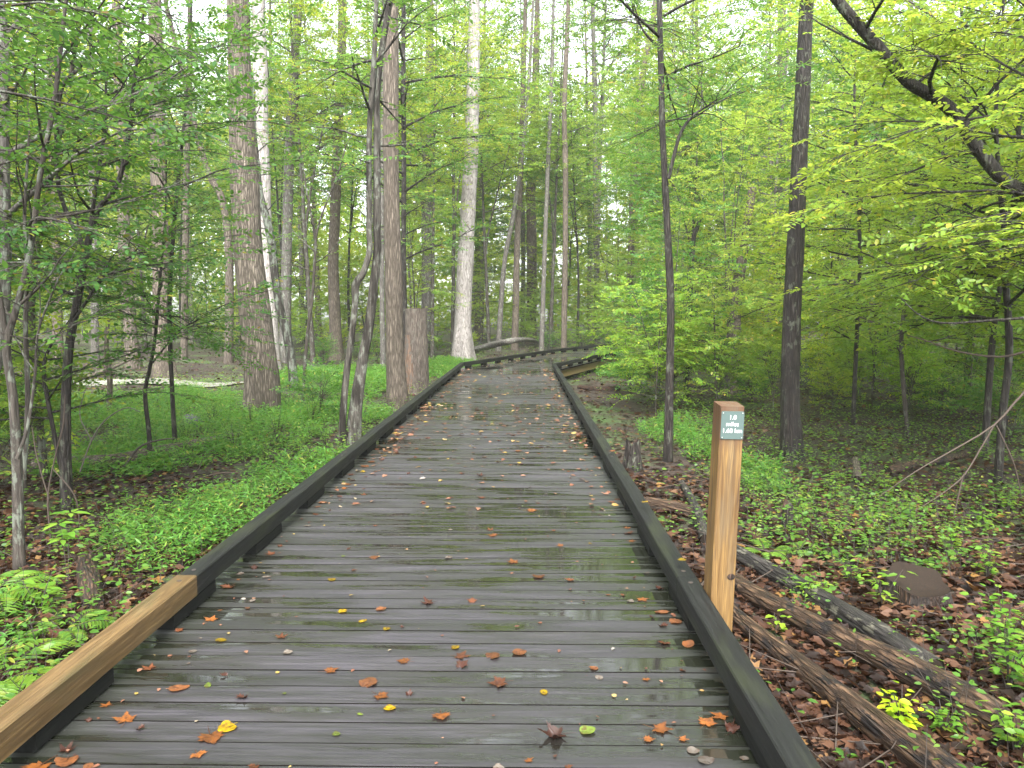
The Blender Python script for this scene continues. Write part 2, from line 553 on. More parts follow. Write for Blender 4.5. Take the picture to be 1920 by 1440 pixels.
def post_stains(m):
    g = NT(m.node_tree)
    b = next(n for n in m.node_tree.nodes if n.type == 'BSDF_PRINCIPLED')
    src = b.inputs['Base Color'].links[0].from_socket
    tc = g.n("ShaderNodeTexCoord"); sx = g.n("ShaderNodeSeparateXYZ"); g.l(tc.outputs['Object'], sx.inputs[0])
    n1 = g.noise(g.mapping(tc.outputs['Object'], (30, 30, 3)), 1.6, 4, .6)
    z = g.math('ADD', sx.outputs[2], g.math('MULTIPLY', n1.outputs[0], .06))
    top = g.ramp([(.0, (0, 0, 0)), (.35, (.0, .0, .0)), (.62, (.65, .65, .65)), (1, (.8, .8, .8))], g.math('MULTIPLY', g.math('SUBTRACT', z, 1.22), 3.0, True))
    c = g.mix(src, (.055, .022, .010), top.outputs[0])
    n2 = g.noise(g.mapping(tc.outputs['Object'], (60, 60, 1.3), (2, 3, 1)), 1.8, 3, .5)
    c = g.mix(c, (.030, .014, .006), g.ramp([(.66, (0, 0, 0)), (.70, (.8, .8, .8))], n2.outputs[0]).outputs[0])
    n3 = g.noise(g.mapping(tc.outputs['Object'], (8, 8, 2), (7, 3, 1)), 1.2, 4, .6)
    c = g.mix(c, (.10, .085, .055), g.ramp([(.52, (0, 0, 0)), (.75, (.5, .5, .5))], n3.outputs[0]).outputs[0])
    g.l(c, b.inputs['Base Color'])


post_stains(M_POST)
M_SIGN = flat_mat("sign_green_plate", (.060, .090, .084), .35)
M_WHITE = flat_mat("sign_white_paint", (.62, .64, .63), .5)
M_STEEL = flat_mat("galvanised_steel", (.45, .45, .43), .4, .9)


def ground_mat():
    m, nt, out = new_mat("forest_soil"); g = NT(nt)
    tc = g.n("ShaderNodeTexCoord"); v = tc.outputs['Object']
    n1 = g.noise(v, 9.0, 8, .7, .4)
    c = g.ramp([(0.25, (.010, .007, .006)), (0.5, (.026, .016, .012)), (0.66, (.052, .032, .022)), (0.8, (.085, .056, .040))], n1.outputs[0])
    n2 = g.noise(v, .7, 6, .65)
    f = g.ramp([(0.48, (0, 0, 0)), (0.66, (.8, .8, .8))], n2.outputs[0])
    n3 = g.noise(v, 14.0, 5, .7)
    grn = g.ramp([(0.3, (.020, .045, .010)), (0.7, (.075, .15, .03))], n3.outputs[0])
    c2 = g.mix(c.outputs[0], grn.outputs[0], f.outputs[0])
    b = g.n("ShaderNodeBsdfPrincipled"); b.inputs['Roughness'].default_value = .75
    g.l(c2, b.inputs['Base Color'])
    bp = g.n("ShaderNodeBump"); bp.inputs['Strength'].default_value = .8; bp.inputs['Distance'].default_value = .05
    g.l(n1.outputs[0], bp.inputs['Height']); g.l(bp.outputs[0], b.inputs['Normal'])
    g.l(b.outputs[0], out.inputs['Surface'])
    return m


M_SOIL = ground_mat()

# ------------------------------------------------------------------ the ground
def build_ground():
    def axis(lo, hi):
        t = np.linspace(-1, 1, 221)
        s = np.sign(t) * (0.10 * np.abs(t) + 0.90 * np.abs(t) ** 3.2)
        return np.where(s < 0, -s * lo, s * hi)
    X = axis(-260, 260); Y = axis(-60, 420) + 6
    gx, gy = np.meshgrid(X, Y, indexing='ij')
    gz = ground_z(gx, gy)
    V = np.stack([gx, gy, gz], -1).reshape(-1, 3)
    n, k = len(X), len(Y)
    idx = np.arange(n * k).reshape(n, k)
    q = np.stack([idx[:-1, :-1], idx[1:, :-1], idx[1:, 1:], idx[:-1, 1:]], -1).reshape(-1, 4)
    mb = MB(); mb.add(V, [q])
    o = mb.build("ground", M_SOIL)
    tag(o, "damp brown woodland soil under leaf litter and low plants", "ground", kind="structure")


build_ground()


def build_creek():
    m, nt, out = new_mat("shallow_water"); g = NT(nt)
    tc = g.n("ShaderNodeTexCoord")
    nz = g.noise(g.mapping(tc.outputs['Object'], (1.2, 5, 1)), 2.0, 5, .6)
    c = g.ramp([(.3, (.16, .15, .13)), (.7, (.36, .35, .32))], nz.outputs[0])
    b = g.n("ShaderNodeBsdfPrincipled"); g.l(c.outputs[0], b.inputs['Base Color'])
    b.inputs['Roughness'].default_value = .25
    bp = g.n("ShaderNodeBump"); bp.inputs['Strength'].default_value = .3; bp.inputs['Distance'].default_value = .02
    g.l(nz.outputs[0], bp.inputs['Height']); g.l(bp.outputs[0], b.inputs['Normal'])
    g.l(b.outputs[0], out.inputs['Surface'])
    xs = np.linspace(-17, -6.2, 40)
    cy = 20.2 + .35 * np.sin(xs * .9) + .02 * (xs + 11) ** 2
    hw = .55 * (1 - np.abs((xs + 11.6) / 5.6) ** 4) + .18 * np.sin(xs * 3.1) * .5 + .08
    V = []
    for i in range(5):
        t = i / 4 * 2 - 1
        y = cy + t * np.maximum(hw, .03)
        V.append(np.stack([xs, y, ground_z(xs, y) + .035], -1))
    V = np.stack(V, 1)
    idx = np.arange(40 * 5).reshape(40, 5)
    q = np.stack([idx[:-1, :-1], idx[1:, :-1], idx[1:, 1:], idx[:-1, 1:]], -1).reshape(-1, 4)
    mb = MB(); mb.add(V.reshape(-1, 3), [q])
    tag(mb.build("creek", m), "pale grey shallow creek bed behind the bright green grass", "creek", kind="structure")


build_creek()

# ------------------------------------------------------------------ the boardwalk
NODES = [np.array([CX, -1.2]), np.array([CX, 21.9])]
for L_, bear in ((9.5, 19.0), (16.0, 27.0)):
    b_ = R(bear)
    NODES.append(NODES[-1] + L_ * np.array([math.sin(b_), math.cos(b_)]))


def offset_path(off):
    """the boardwalk's centre line moved sideways (right positive), corners mitred"""
    out = []
    for i, p in enumerate(NODES):
        ds = []
        if i > 0: ds.append(norm(NODES[i] - NODES[i - 1]))
        if i < len(NODES) - 1: ds.append(norm(NODES[i + 1] - NODES[i]))
        ns = [np.array([d[1], -d[0]]) for d in ds]
        nn = norm(sum(ns))
        out.append(p + nn * off / max(.3, float(np.dot(nn, ns[0]))))
    return out


def deck_clear(x, y, pad=0.0):
    """distance test: True where a point lies off the boardwalk"""
    x = np.asarray(x, float); y = np.asarray(y, float)
    best = np.full(np.broadcast(x, y).shape, 1e9)
    for a, b in zip(NODES[:-1], NODES[1:]):
        d = b - a; L2 = float(d @ d)
        t = np.clip(((x - a[0]) * d[0] + (y - a[1]) * d[1]) / L2, 0, 1)
        best = np.minimum(best, np.hypot(x - a[0] - t * d[0], y - a[1] - t * d[1]))
    return best > HALF + .1 + pad


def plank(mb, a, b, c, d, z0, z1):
    """a board from its four top corners a b (near edge) c d (far edge); its sides are near black"""
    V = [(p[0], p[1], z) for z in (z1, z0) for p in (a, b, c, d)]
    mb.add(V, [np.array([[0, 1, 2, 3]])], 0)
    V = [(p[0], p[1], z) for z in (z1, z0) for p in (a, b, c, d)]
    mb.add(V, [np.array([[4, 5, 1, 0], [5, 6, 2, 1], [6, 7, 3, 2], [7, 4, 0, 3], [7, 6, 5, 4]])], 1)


def build_boardwalk():
    rng = random.Random(4)
    root = empty("boardwalk", (CX, 0, 0))
    tag(root, "wet grey plank boardwalk with low kerb rails bending right into the wood", "boardwalk")
    inv = lambda o: setattr(o, 'matrix_parent_inverse', Matrix.Translation((-CX, 0, 0)))
    mb = MB()
    pitch, gap = .1435, .0075
    W = HALF + .075
    y = NODES[0][1]
    while y < 21.45:
        z = rng.uniform(-.0012, .0012); e0, e1 = rng.uniform(-.012, .012), rng.uniform(-.012, .012)
        plank(mb, (CX - W + e0, y), (CX + W + e1, y), (CX + W + e1, y + pitch - gap), (CX - W + e0, y + pitch - gap), -.038, z)
        y += pitch
    def frame(seg, s, off):
        d = norm(NODES[seg + 1] - NODES[seg]); nn = np.array([d[1], -d[0]])
        return NODES[seg] + d * s + nn * off
    # fans of tapering boards in the bends, then straight boards again
    for seg in (1, 2):
        d0 = norm(NODES[seg] - NODES[seg - 1]); d1 = norm(NODES[seg + 1] - NODES[seg])
        n0 = np.array([d0[1], -d0[0]]); n1 = np.array([d1[1], -d1[0]])
        ang = math.acos(float(d0 @ d1)); back = HALF * math.tan(ang / 2) + .05
        if seg == 1: start = 21.45 - 21.9
        else: start = -back
        P0 = NODES[seg] + d0 * start
        P1 = NODES[seg] + d1 * back
        m = 8
        for i in range(m):
            def edge(t):
                c = P0 * (1 - t) + P1 * t
                nn = norm(n0 * (1 - t) + n1 * t)
                return c - nn * (W + .05), c + nn * W
            l0, r0 = edge(i / m + .002); l1, r1 = edge((i + 1) / m - .008)
            plank(mb, l0, r0, r1, l1, -.038, rng.uniform(-.001, .001))
        L = float(np.linalg.norm(NODES[seg + 1] - NODES[seg]))
        end = L if seg == 2 else L - HALF * math.tan(R(8) / 2) - .1
        s = back + .01
        while s + pitch < end:
            z = rng.uniform(-.0012, .0012)
            plank(mb, frame(seg, s, -W), frame(seg, s, W), frame(seg, s + pitch - gap, W), frame(seg, s + pitch - gap, -W), -.038, z)
            s += pitch
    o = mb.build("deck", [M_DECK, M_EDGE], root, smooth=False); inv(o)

    # kerb timbers (4x6) on blocks, both sides
    def timber(p, q, w, z0, z1, mat, name, ext0=0.0, ext1=0.0, label=None):
        mb = MB()
        p = np.asarray(p, float); q = np.asarray(q, float)
        L = float(np.linalg.norm(q - p))
        h = z1 - z0; c = .006
        prof = [(-w / 2, -h / 2 + c), (-w / 2 + c, -h / 2), (w / 2 - c, -h / 2), (w / 2, -h / 2 + c),
                (w / 2, h / 2 - c), (w / 2 - c, h / 2), (-w / 2 + c, h / 2), (-w / 2, h / 2 - c)]
        n = max(2, int(L / .3))
        V = []
        for i in range(n + 1):
            t = i / n
            wob = .0025 * math.sin(t * 7 + p[1]) * (0 if i in (0, n) else 1)
            for (x, z) in prof: V.append((x + wob, t * L, z))
        idx = np.arange((n + 1) * 8).reshape(n + 1, 8)
        qd = np.stack([idx[:-1], np.roll(idx[:-1], -1, 1), np.roll(idx[1:], -1, 1), idx[1:]], -1).reshape(-1, 4)[:, ::-1]
        mb.add(V, [qd, idx[0][None, :], idx[-1][None, ::-1]])
        o = mb.build(name, mat, root, smooth=False)
        o.location = (p[0], p[1], (z0 + z1) / 2)
        d = q - p
        o.rotation_euler = (0, 0, math.atan2(-d[0], d[1]))
        inv(o)
        if label: o["label"] = label
        return o

    def bolt(parent, ypos, top):
        mb = MB()
        tube(mb, [(0, ypos, top), (0, ypos, top + .005)], .013, 8, 0)
        return mb.build("bolt", M_TWIG, parent)

    BH, TH, TW = .076, .108, .104
    for side in (-1, 1):
        path = offset_path(side * HALF)
        # main straight run
        cuts = [-1.15, 3.95, 7.5, 11.1, 14.7, 18.3] if side > 0 else [-0.4, 3.93, 7.5, 11.0, 14.6, 18.2]
        end = path[1]
        cuts.append(float(end[1]))
        for i in range(len(cuts) - 1):
            new = side < 0 and i == 0
            y0, y1 = cuts[i], cuts[i + 1]
            p = (path[0][0], y0 + .002); q = (path[0][0], y1 - (.002 if i < len(cuts) - 2 else -.01))
            t = timber(p, q, TW + (.006 if new else 0), BH, BH + TH + (.004 if new else 0), M_RAILNEW if new else M_RAIL, "kerb_rail",
                       label="fresh tan kerb timber" if new else None)
            bolt(t, .09, TH / 2 - .002); bolt(t, (y1 - y0) - .09, TH / 2 - .002)
            m = max(2, int(round((y1 - y0) / 1.22)))
            for j in range(m + 1):
                yc = y0 + (y1 - y0) * j / m
                if j == 0 and i > 0: continue
                if yc > 21.3: continue
                timber((path[0][0], yc - .26), (path[0][0], yc + .26), TW - .012, .003, BH - .001, M_BLOCK, "rail_block")
        for seg in (1, 2):
            a, b = np.asarray(path[seg]), np.asarray(path[seg + 1])
            d = norm(b - a); L = float(np.linalg.norm(b - a))
            m = max(1, int(round(L / 3.4)))
            for i in range(m):
                timber(a + d * (L * i / m + .002), a + d * (L * (i + 1) / m - .002), TW, BH, BH + TH, M_RAIL, "kerb_rail")
            for j in range(int(L / 1.22)):
                s = .45 + j * 1.22
                timber(a + d * (s - .15), a + d * (s + .15), TW - .012, .003, BH - .001, M_BLOCK, "rail_block")
    # beams below the deck edge
    for side in (-1, 1):
        path = offset_path(side * (HALF - .02))
        for seg in range(3):
            a, b = np.asarray(path[seg]), np.asarray(path[seg + 1])
            timber(a, b, .045, -.27, -.040, M_RAIL if seg == 0 else M_JOIST, "edge_beam")
    # timber piles
    for seg, s in ((1, .6), (1, 4.8), (1, 9.0), (2, 4.0), (2, 8.0), (0, 22.7), (0, 18.0)):
        for side in (-1, 1):
            p = frame(seg, s, side * (HALF - .17))
            mb = MB()
            tube(mb, [(p[0], p[1], ground_z(p[0], p[1]) - .1), (p[0], p[1], -.045)], .07, 10, 0)
            inv(mb.build("pile", M_RAIL, root))
    return root


build_boardwalk()

# ------------------------------------------------------------------ the mile post
def build_post():
    base = at(1336, 1130, 3.74)
    gz = ground_z(base.x, base.y)
    root = empty("mile_post", (base.x + .012, base.y, gz))
    tag(root, "square orange brown wooden distance post beside the kerb with a grey green plate", "signpost")
    H = 1.115 - gz
    w = .118
    mb = MB()
    n = 26; c = .004
    prof = [(-w / 2 + c, -w / 2), (w / 2 - c, -w / 2), (w / 2, -w / 2 + c), (w / 2, w / 2 - c),
            (w / 2 - c, w / 2), (-w / 2 + c, w / 2), (-w / 2, w / 2 - c), (-w / 2, -w / 2 + c)]
    V = []
    for i in range(n + 1):
        z = -.25 + (H + .25) * i / n
        k = 1.0 - .03 * max(0, i / n)
        for (x, y) in prof:
            zz = z + (.012 * (y / w + .5) if i == n else 0)
            V.append((x * k, y * k, zz))
    idx = np.arange((n + 1) * 8).reshape(n + 1, 8)
    q = np.stack([idx[:-1], np.roll(idx[:-1], -1, 1), np.roll(idx[1:], -1, 1), idx[1:]], -1).reshape(-1, 4)
    mb.add(V, [q, idx[-1][None]])
    post = mb.build("post", M_POST, root, smooth=False)
    # knot low on the front face, and the dark resin stain under the plate
    kn = MB()
    a = np.arange(14) / 14 * 2 * math.pi
    V = [(.020 * math.cos(t), 0, .016 * math.sin(t)) for t in a] + [(0, -.004, 0)]
    kn.add(V, [np.array([[i, (i + 1) % 14, 14] for i in range(14)])])
    k = kn.build("knot", M_ROT, post, loc=(.036, -w / 2 - .0012, .70))
    # plate
    pw, ph = .111, .134
    mb = MB()
    r = .006
    out = []
    for cx, cz, a0 in ((pw / 2 - r, ph / 2 - r, 0), (-pw / 2 + r, ph / 2 - r, 90), (-pw / 2 + r, -ph / 2 + r, 180), (pw / 2 - r, -ph / 2 + r, 270)):
        for s in range(5):
            t = R(a0 + s * 22.5)
            out.append((cx + r * math.cos(t), cz + r * math.sin(t)))
    m = len(out)
    V = [(x, -.0035, z) for x, z in out] + [(x, 0, z) for x, z in out]
    f = [[i, i + m, (i + 1) % m + m, (i + 1) % m] for i in range(m)]
    mb.add(V, [np.array(f), np.arange(m)[None, ::-1], np.arange(m, 2 * m)[None]])
    plate = mb.build("sign_plate", M_SIGN, root, smooth=False, loc=(0, -w / 2 - .0005, H - .022 - ph / 2))
    for txt, dz in (("1.0", .028), ("miles", -.004), ("1.60 km", -.036)):
        cu = bpy.data.curves.new("lettering", 'FONT')
        cu.body = txt; cu.align_x = 'CENTER'; cu.size = .0305; cu.extrude = .0003; cu.offset = 0.0
        tmp = bpy.data.objects.new("lettering", cu)
        COL.objects.link(tmp)
        bpy.context.view_layer.update()
        me = bpy.data.meshes.new_from_object(tmp.evaluated_get(bpy.context.evaluated_depsgraph_get()))
        bpy.data.objects.remove(tmp)
        me.materials.clear(); me.materials.append(M_WHITE)
        t = bpy.data.objects.new("lettering", me)
        COL.objects.link(t); t.parent = plate
        t.location = (0, -.0042, dz); t.rotation_euler = (math.pi / 2, 0, 0)
    for sx in (-1, 1):
        for sz in (-1, 1):
            mb = MB()
            tube(mb, [(0, -.0035, 0), (0, -.006, 0)], .0032, 8, 0)
            mb.build("screw", M_STEEL, plate, loc=(sx * (pw / 2 - .008), 0, sz * (ph / 2 - .008)))
    root.rotation_euler = (R(0.5), R(1.5), R(5))


build_post()

# ------------------------------------------------------------------ growing trees
UP = np.array([0, 0, 1.0])


def grow(wood, crown, stems, rng, nb=20, t0=.3, Lmax=1.6, elev=(5, 35), spl=.34, k=8, leaf=.07, width=.5,
         kind=LEAF_B, step=.24, sub=.42, twig=2, tilt=.22, droop=.10, bsides=5, wmat=0, lmat=1, ok=None, az=None, minr=.004, topped=True):
    O, D, N, L = [], [], [], []
    for (P, rad) in stems:
        P = np.asarray(P, float); n = len(P)
        seg = np.linalg.norm(np.diff(P, axis=0), axis=1)
        cum = np.concatenate([[0], np.cumsum(seg)]); tot = cum[-1]
        ph = rng.random() * 6.28
        for i in range(nb):
            t = t0 + (1 - t0) * (i + rng.random()) / nb
            s = t * tot
            p = np.array([np.interp(s, cum, P[:, j]) for j in range(3)])
            r = float(np.interp(s, cum, rad))
            u = (t - t0) / (1 - t0)
            ln = Lmax * (0.42 + .58 * math.sin(math.pi * min(1, .22 + .72 * u))) * rng.uniform(.55, 1.12)
            a = ph + i * 2.399 + rng.normal(0, .35) if az is None else rng.uniform(*az)
            e = R(rng.uniform(*elev) + 22 * u * u)
            d = np.array([math.cos(a) * math.cos(e), math.sin(a) * math.cos(e), math.sin(e)])
            m = 6
            pts = [p]
            dd = d.copy()
            for q in range(m):
                dd = norm(dd + rng.normal(0, .11, 3) + np.array([0, 0, -droop * (q / m)]))
                pts.append(pts[-1] + dd * ln / m)
            pts = np.array(pts)
            rb = min(r * .6, .006 + .011 * ln)
            tube(wood, pts, np.linspace(rb, minr * .6, m + 1), bsides, wmat, caps=(False, False))
            cb = np.linspace(0, ln, m + 1)
            ns = max(2, int(ln / step))
            for j in range(ns):
                sb = ln * (.16 + .84 * (j + rng.random() * .6) / ns)
                bp = np.array([np.interp(sb, cb, pts[:, c]) for c in range(3)])
                i0 = min(int(sb / ln * m), m - 1)
                bd = norm(pts[i0 + 1] - pts[i0])
                side = norm(np.cross(UP, bd)) * (1 if j % 2 else -1)
                an = R(rng.uniform(30, 65))
                sd_ = norm(bd * math.cos(an) + side * math.sin(an) + rng.normal(0, .12, 3))
                sl = ln * sub * (1.05 - .7 * sb / ln) * rng.uniform(.6, 1.2) + spl * .4
                ep = bp + sd_ * sl + np.array([0, 0, -droop * .6 * sl])
                if sl > spl * 1.1:
                    tube(wood, resample([bp, (bp + ep) / 2 + np.array([0, 0, .03 * sl]), ep], 4), np.linspace(max(minr * .5, rb * .4), .0012, 4), 3, wmat, caps=(False, False))
                nsp = max(1, int(sl / (spl * .52)))
                for q in range(nsp):
                    tq = (q + .35 + .5 * rng.random()) / nsp
                    o = bp + (ep - bp) * tq
                    s2 = norm(np.cross(UP, sd_)) * (1 if q % 2 else -1)
                    an2 = R(rng.uniform(15, 60)) if q < nsp - 1 else 0.0
                    dv = norm(sd_ * math.cos(an2) + s2 * math.sin(an2) + rng.normal(0, .10, 3))
                    O.append(o); D.append(dv)
                    N.append(UP + rng.normal(0, tilt, 3)); L.append(spl * rng.uniform(.6, 1.15))
            O.append(pts[-1]); D.append(dd); N.append(UP + rng.normal(0, tilt, 3)); L.append(spl)
    O, D, N, L = (np.array(a) for a in (O, D, N, L))
    if ok is not None and len(O):
        mk = ok(O + D * L[:, None]) & ok(O)
        O, D, N, L = O[mk], D[mk], N[mk], L[mk]
    sprays(crown, O, D, N, L, k, leaf, rng, width, kind, lmat, twig)
    return len(O) * k


def stem_path(rng, H, lean=.05, wob=.03, n=14, az=None):
    a = rng.random() * 6.28 if az is None else az
    d = np.array([math.cos(a), math.sin(a)]) * lean * H
    z = np.linspace(0, H, n)
    w = np.cumsum(rng.normal(0, wob, (n, 2)), 0) * (H / n)
    xy = d[None] * (z / H)[:, None] ** 1.3 + w * np.minimum(1, z / (.15 * H))[:, None]
    return np.column_stack([xy, z])


def variant(seed, H, r0, bark, leafm=None, forks=0, **kw):
    """one tree shape: returns the meshes of its trunk and its crown"""
    rng = np.random.default_rng(seed)
    wood, crown = MB(), MB()
    lean = kw.pop('lean', .06); wob = kw.pop('wob', .035)
    P = stem_path(rng, H, lean, wob)
    rad = r0 * (1 - .82 * np.linspace(0, 1, len(P)) ** .9)
    P2 = resample(P, max(24, int(H * 3)))
    r2 = np.interp(np.linspace(0, 1, len(P2)), np.linspace(0, 1, len(P)), rad)
    tube(wood, P2, r2, 10 if r0 < .12 else 14, 0, rough=.10, seed=seed, lobes=.35)
    stems = [(P2, r2)]
    for f in range(forks):
        i0 = int(len(P2) * rng.uniform(.12, .45))
        a = rng.random() * 6.28
        Q = stem_path(rng, (H - P2[i0][2]) * rng.uniform(.65, .9), .28, wob, 10, a)
        Q = Q + P2[i0]
        rq = np.linspace(r2[i0] * .68, .006, len(Q))
        Q = resample(Q, 18); rq = np.interp(np.linspace(0, 1, 18), np.linspace(0, 1, len(rq)), rq)
        tube(wood, Q, rq, 8, 0, rough=.1, seed=seed + f)
        stems.append((Q, rq))
    n = grow(wood, crown, stems, rng, **kw)
    lm = leafm or M_LEAF
    tm = wood.mesh("trunk", [bark])
    cm = crown.mesh("crown", [bark, lm, M_TWIG])
    return tm, cm


def place(meshes, name, loc, rz, sc, color, label, cat, group=None):
    root = empty(name, loc, rz)
    root.scale = (sc, sc, sc)
    tag(root, label, cat, group)
    t = link_mesh("trunk", meshes[0], root)
    c = link_mesh("crown", meshes[1], root, color)
    return root


# hand placed trunks: polyline in photograph pixels at one distance, widths in pixels
def trunk_tree(name, pts, dist, widths, bark, label, cat="tree", group=None, H=None, crown=None, sides=20, rough=.09, lobes=.4,
               dists=None, cut=False, color=(1, 1, 1), step=.18, capmat=None, crown_kw=None, seed=1, extra=(), ground=True, tip=None):
    W = []
    for i, (px, py) in enumerate(pts):
        dd = dist if dists is None else dists[i]
        W.append(np.array(at(px, py, dd)))
    if ground:
        W[0][2] = ground_z(W[0][0], W[0][1]) - .12
    rr = [w / 2 * (dist if dists is None else dists[i]) / FPX for i, w in enumerate(widths)]
    if H is not None and W[-1][2] < H:              # carry on upwards beyond the picture
        d = norm(W[-1] - W[-2]); d = norm(d + np.array([0, 0, .8]))
        z = W[-1][2]
        nxt = W[-1] + d * (H - z) / max(.2, d[2])
        mid = (W[-1] + nxt) / 2
        rt = rr[-1]
        W += [mid, nxt]; rr += [rt * .7, rt * .25 if tip is None else tip]
    base = W[0].copy(); base[2] = ground_z(base[0], base[1]) if ground else base[2]
    W = [w - base for w in W]
    L = sum(np.linalg.norm(W[i + 1] - W[i]) for i in range(len(W) - 1))
    n = int(min(160, max(20, L / step)))
    P = resample(W, n)
    r = np.interp(np.linspace(0, 1, n), np.linspace(0, 1, len(rr)), rr)
    root = empty(name, tuple(base))
    tag(root, label, cat, group)
    wood = MB()
    tube(wood, P, r, sides, 0, rough=rough, seed=seed, lobes=lobes, capmat=1 if capmat else None)
    stems = [(P, r)]
    rng = np.random.default_rng(seed)
    for (epts, edist, ew) in extra:                  # further stems or limbs of the same tree
        E = [np.array(at(px, py, edist)) - base for px, py in epts]
        re = [w / 2 * edist / FPX for w in ew]
        m = max(14, int(sum(np.linalg.norm(E[i + 1] - E[i]) for i in range(len(E) - 1)) / step))
        Q = resample(E, m); rq = np.interp(np.linspace(0, 1, m), np.linspace(0, 1, len(re)), re)
        tube(wood, Q, rq, 10, 0, rough=rough, seed=seed + 5)
        stems.append((Q, rq))
    if crown_kw:
        cr = MB()
        kw = dict(crown_kw)
        lm = kw.pop('leafm', M_LEAF)
        which = kw.pop('stems', None)
        if kw.get('ok') is not None:
            f0 = kw['ok']; kw['ok'] = lambda Q, f0=f0, b=base: f0(Q + b)
        grow(wood, cr, stems if which is None else [stems[i] for i in which], rng, **kw)
        t = wood.build("trunk", [bark] + ([capmat] if capmat else []), root)
        c = cr.build("crown", [bark, lm, M_TWIG], root); c.color = (*color, 1)
    else:
        t = wood.build("trunk", [bark] + ([capmat] if capmat else []), root)
        if crown is not None:
            c = link_mesh("crown", crown, root, color)
            c.location = tuple(P[-1] - np.array([0, 0, 1.0]))
    return root


def off_deck(Q):
    """keeps sprays out of the walking space above the boardwalk and out of the near field"""
    return ((deck_clear(Q[:, 0], Q[:, 1], .25) | (Q[:, 2] > 3.4)) & (np.hypot(Q[:, 0], Q[:, 1]) > 2.3))


def make_canopy(seed, H=8, Lmax=3.6, nb=24, bark=None, leaf=.14, leafm=None, kind=LEAF_B):
    rng = np.random.default_rng(seed)
    mb = MB()
    P = resample(stem_path(rng, H, .06, .05), 20)
    r = np.linspace(.09, .012, 20)
    tube(mb, P, r, 8, 0)
    grow(mb, mb, [(P, r)], rng, nb=nb, t0=.02, Lmax=Lmax, elev=(8, 45), spl=.6, k=9, leaf=leaf, kind=kind, step=.36, twig=None, bsides=4, tilt=.5)
    return mb.mesh("crown", [bark or M_BARK_BROWN, leafm or M_LEAF, M_TWIG])


TOPS = make_canopy(19, 6, 2.4, 12)
CANOPY = [make_canopy(11), make_canopy(12, 9, 4.2, 26), make_canopy(13, 7, 3.2, 22)]

# ---- big trunks by the boardwalk and on the left
trunk_tree("tall_tree", [(490, 790), (490, 700), (479, 600), (468, 500), (461, 400), (457, 300), (452, 200), (449, 100), (446, 0)], 14.1,
           [66, 63, 59, 54, 51, 48, 45, 42, 40], M_BARK_BROWN, "thick straight brown ridged trunk rising from the bright green grass left of the boardwalk",
           H=17, crown=TOPS, sides=36, rough=.10, seed=3, step=.10)
trunk_tree("tall_tree", [(510, 690), (504, 600), (496, 450), (492, 300), (488, 150), (485, 20)], 26,
           [36, 31, 29, 27, 26, 24], M_BARK_WHITE, "pale whitish trunk half hidden behind the thick brown trunk", H=20, crown=CANOPY[1], sides=24, seed=4)
trunk_tree("leaning_tree", [(551, 735), (548, 690), (538, 630), (525, 580), (516, 520), (510, 460), (500, 410), (488, 365), (483, 320), (476, 240), (474, 150)], 19.5,
           [19, 17, 16, 16, 15, 15, 14, 12, 11, 9, 7], M_BARK_LICHEN, "slim crooked trunk blotched with pale lichen leaning behind the thick brown trunk", sides=16, seed=5,
           crown_kw=dict(nb=14, t0=.45, Lmax=1.8, leaf=.09, spl=.42, k=8, tilt=.3))
trunk_tree("pole_tree", [(632, 674), (628, 600), (625, 500), (628, 400), (632, 300), (636, 200), (640, 100), (642, 0)], 33,
           [25, 22, 20, 19, 18, 17, 16, 15], M_BARK_TAN, "straight tan pole trunk with one stout limb, between lichen trunk and forked pair", H=21, crown=CANOPY[2], sides=20, seed=6,
           extra=[([(627, 250), (600, 275), (570, 292), (548, 305)], 33, [9, 9, 7, 5])])
trunk_tree("slender_tree", [(565, 775), (571, 700), (576, 628), (585, 564), (590, 490), (592, 452), (587, 420), (575, 360), (566, 290)], 15.3,
           [7, 6.5, 6, 6, 5.5, 5, 4, 3, 2], M_BARK_SAPL, "thin bare grey stem forking at the top beside the lichen trunk", sides=8, seed=7,
           extra=[([(591, 455), (598, 420), (612, 380), (632, 330), (650, 270)], 15.3, [4, 4, 3.5, 3, 2])],
           crown_kw=dict(nb=8, t0=.5, Lmax=1.1, leaf=.075, spl=.34, k=7))
trunk_tree("forked_tree", [(660, 840), (667, 765), (680, 675), (692, 611), (702, 525), (708, 468), (707, 420), (707, 275), (707, 175), (715, 100), (727, 25), (736, -30)], 11.3,
           [30, 24, 20, 18, 16, 15, 14, 13, 12, 11, 11, 10], M_BARK_MOTTLE, "crooked pair of mottled grey stems joined at the base against the left kerb", H=9.5, sides=18, seed=8, rough=.055, step=.09,
           extra=[([(648, 842), (642, 800), (649, 707), (660, 624), (666, 566), (667, 534), (682, 509), (693, 468), (692, 420), (692, 275), (695, 200), (702, 100), (706, 0), (712, -60)], 11.2,
                   [15, 14, 13, 12, 12, 15, 12, 11, 11, 10, 10, 9, 8, 7])],
           crown_kw=dict(nb=13, t0=.60, Lmax=2.0, leaf=.085, spl=.38, k=9, width=.52, kind=LEAF_A, leafm=M_LEAF, elev=(-5, 30)))
trunk_tree("tall_tree", [(748, 772), (743, 700), (739, 600), (737, 500), (735, 400), (733, 300), (733, 200), (733, 100), (733, 0)], 15.6,
           [42, 36, 32, 31, 30, 29, 28, 27, 26], M_BARK_TAN, "straight tan ridged trunk touching the left kerb in front of the tall stump", H=18, crown=TOPS, sides=34, seed=9, step=.10, lobes=.3)
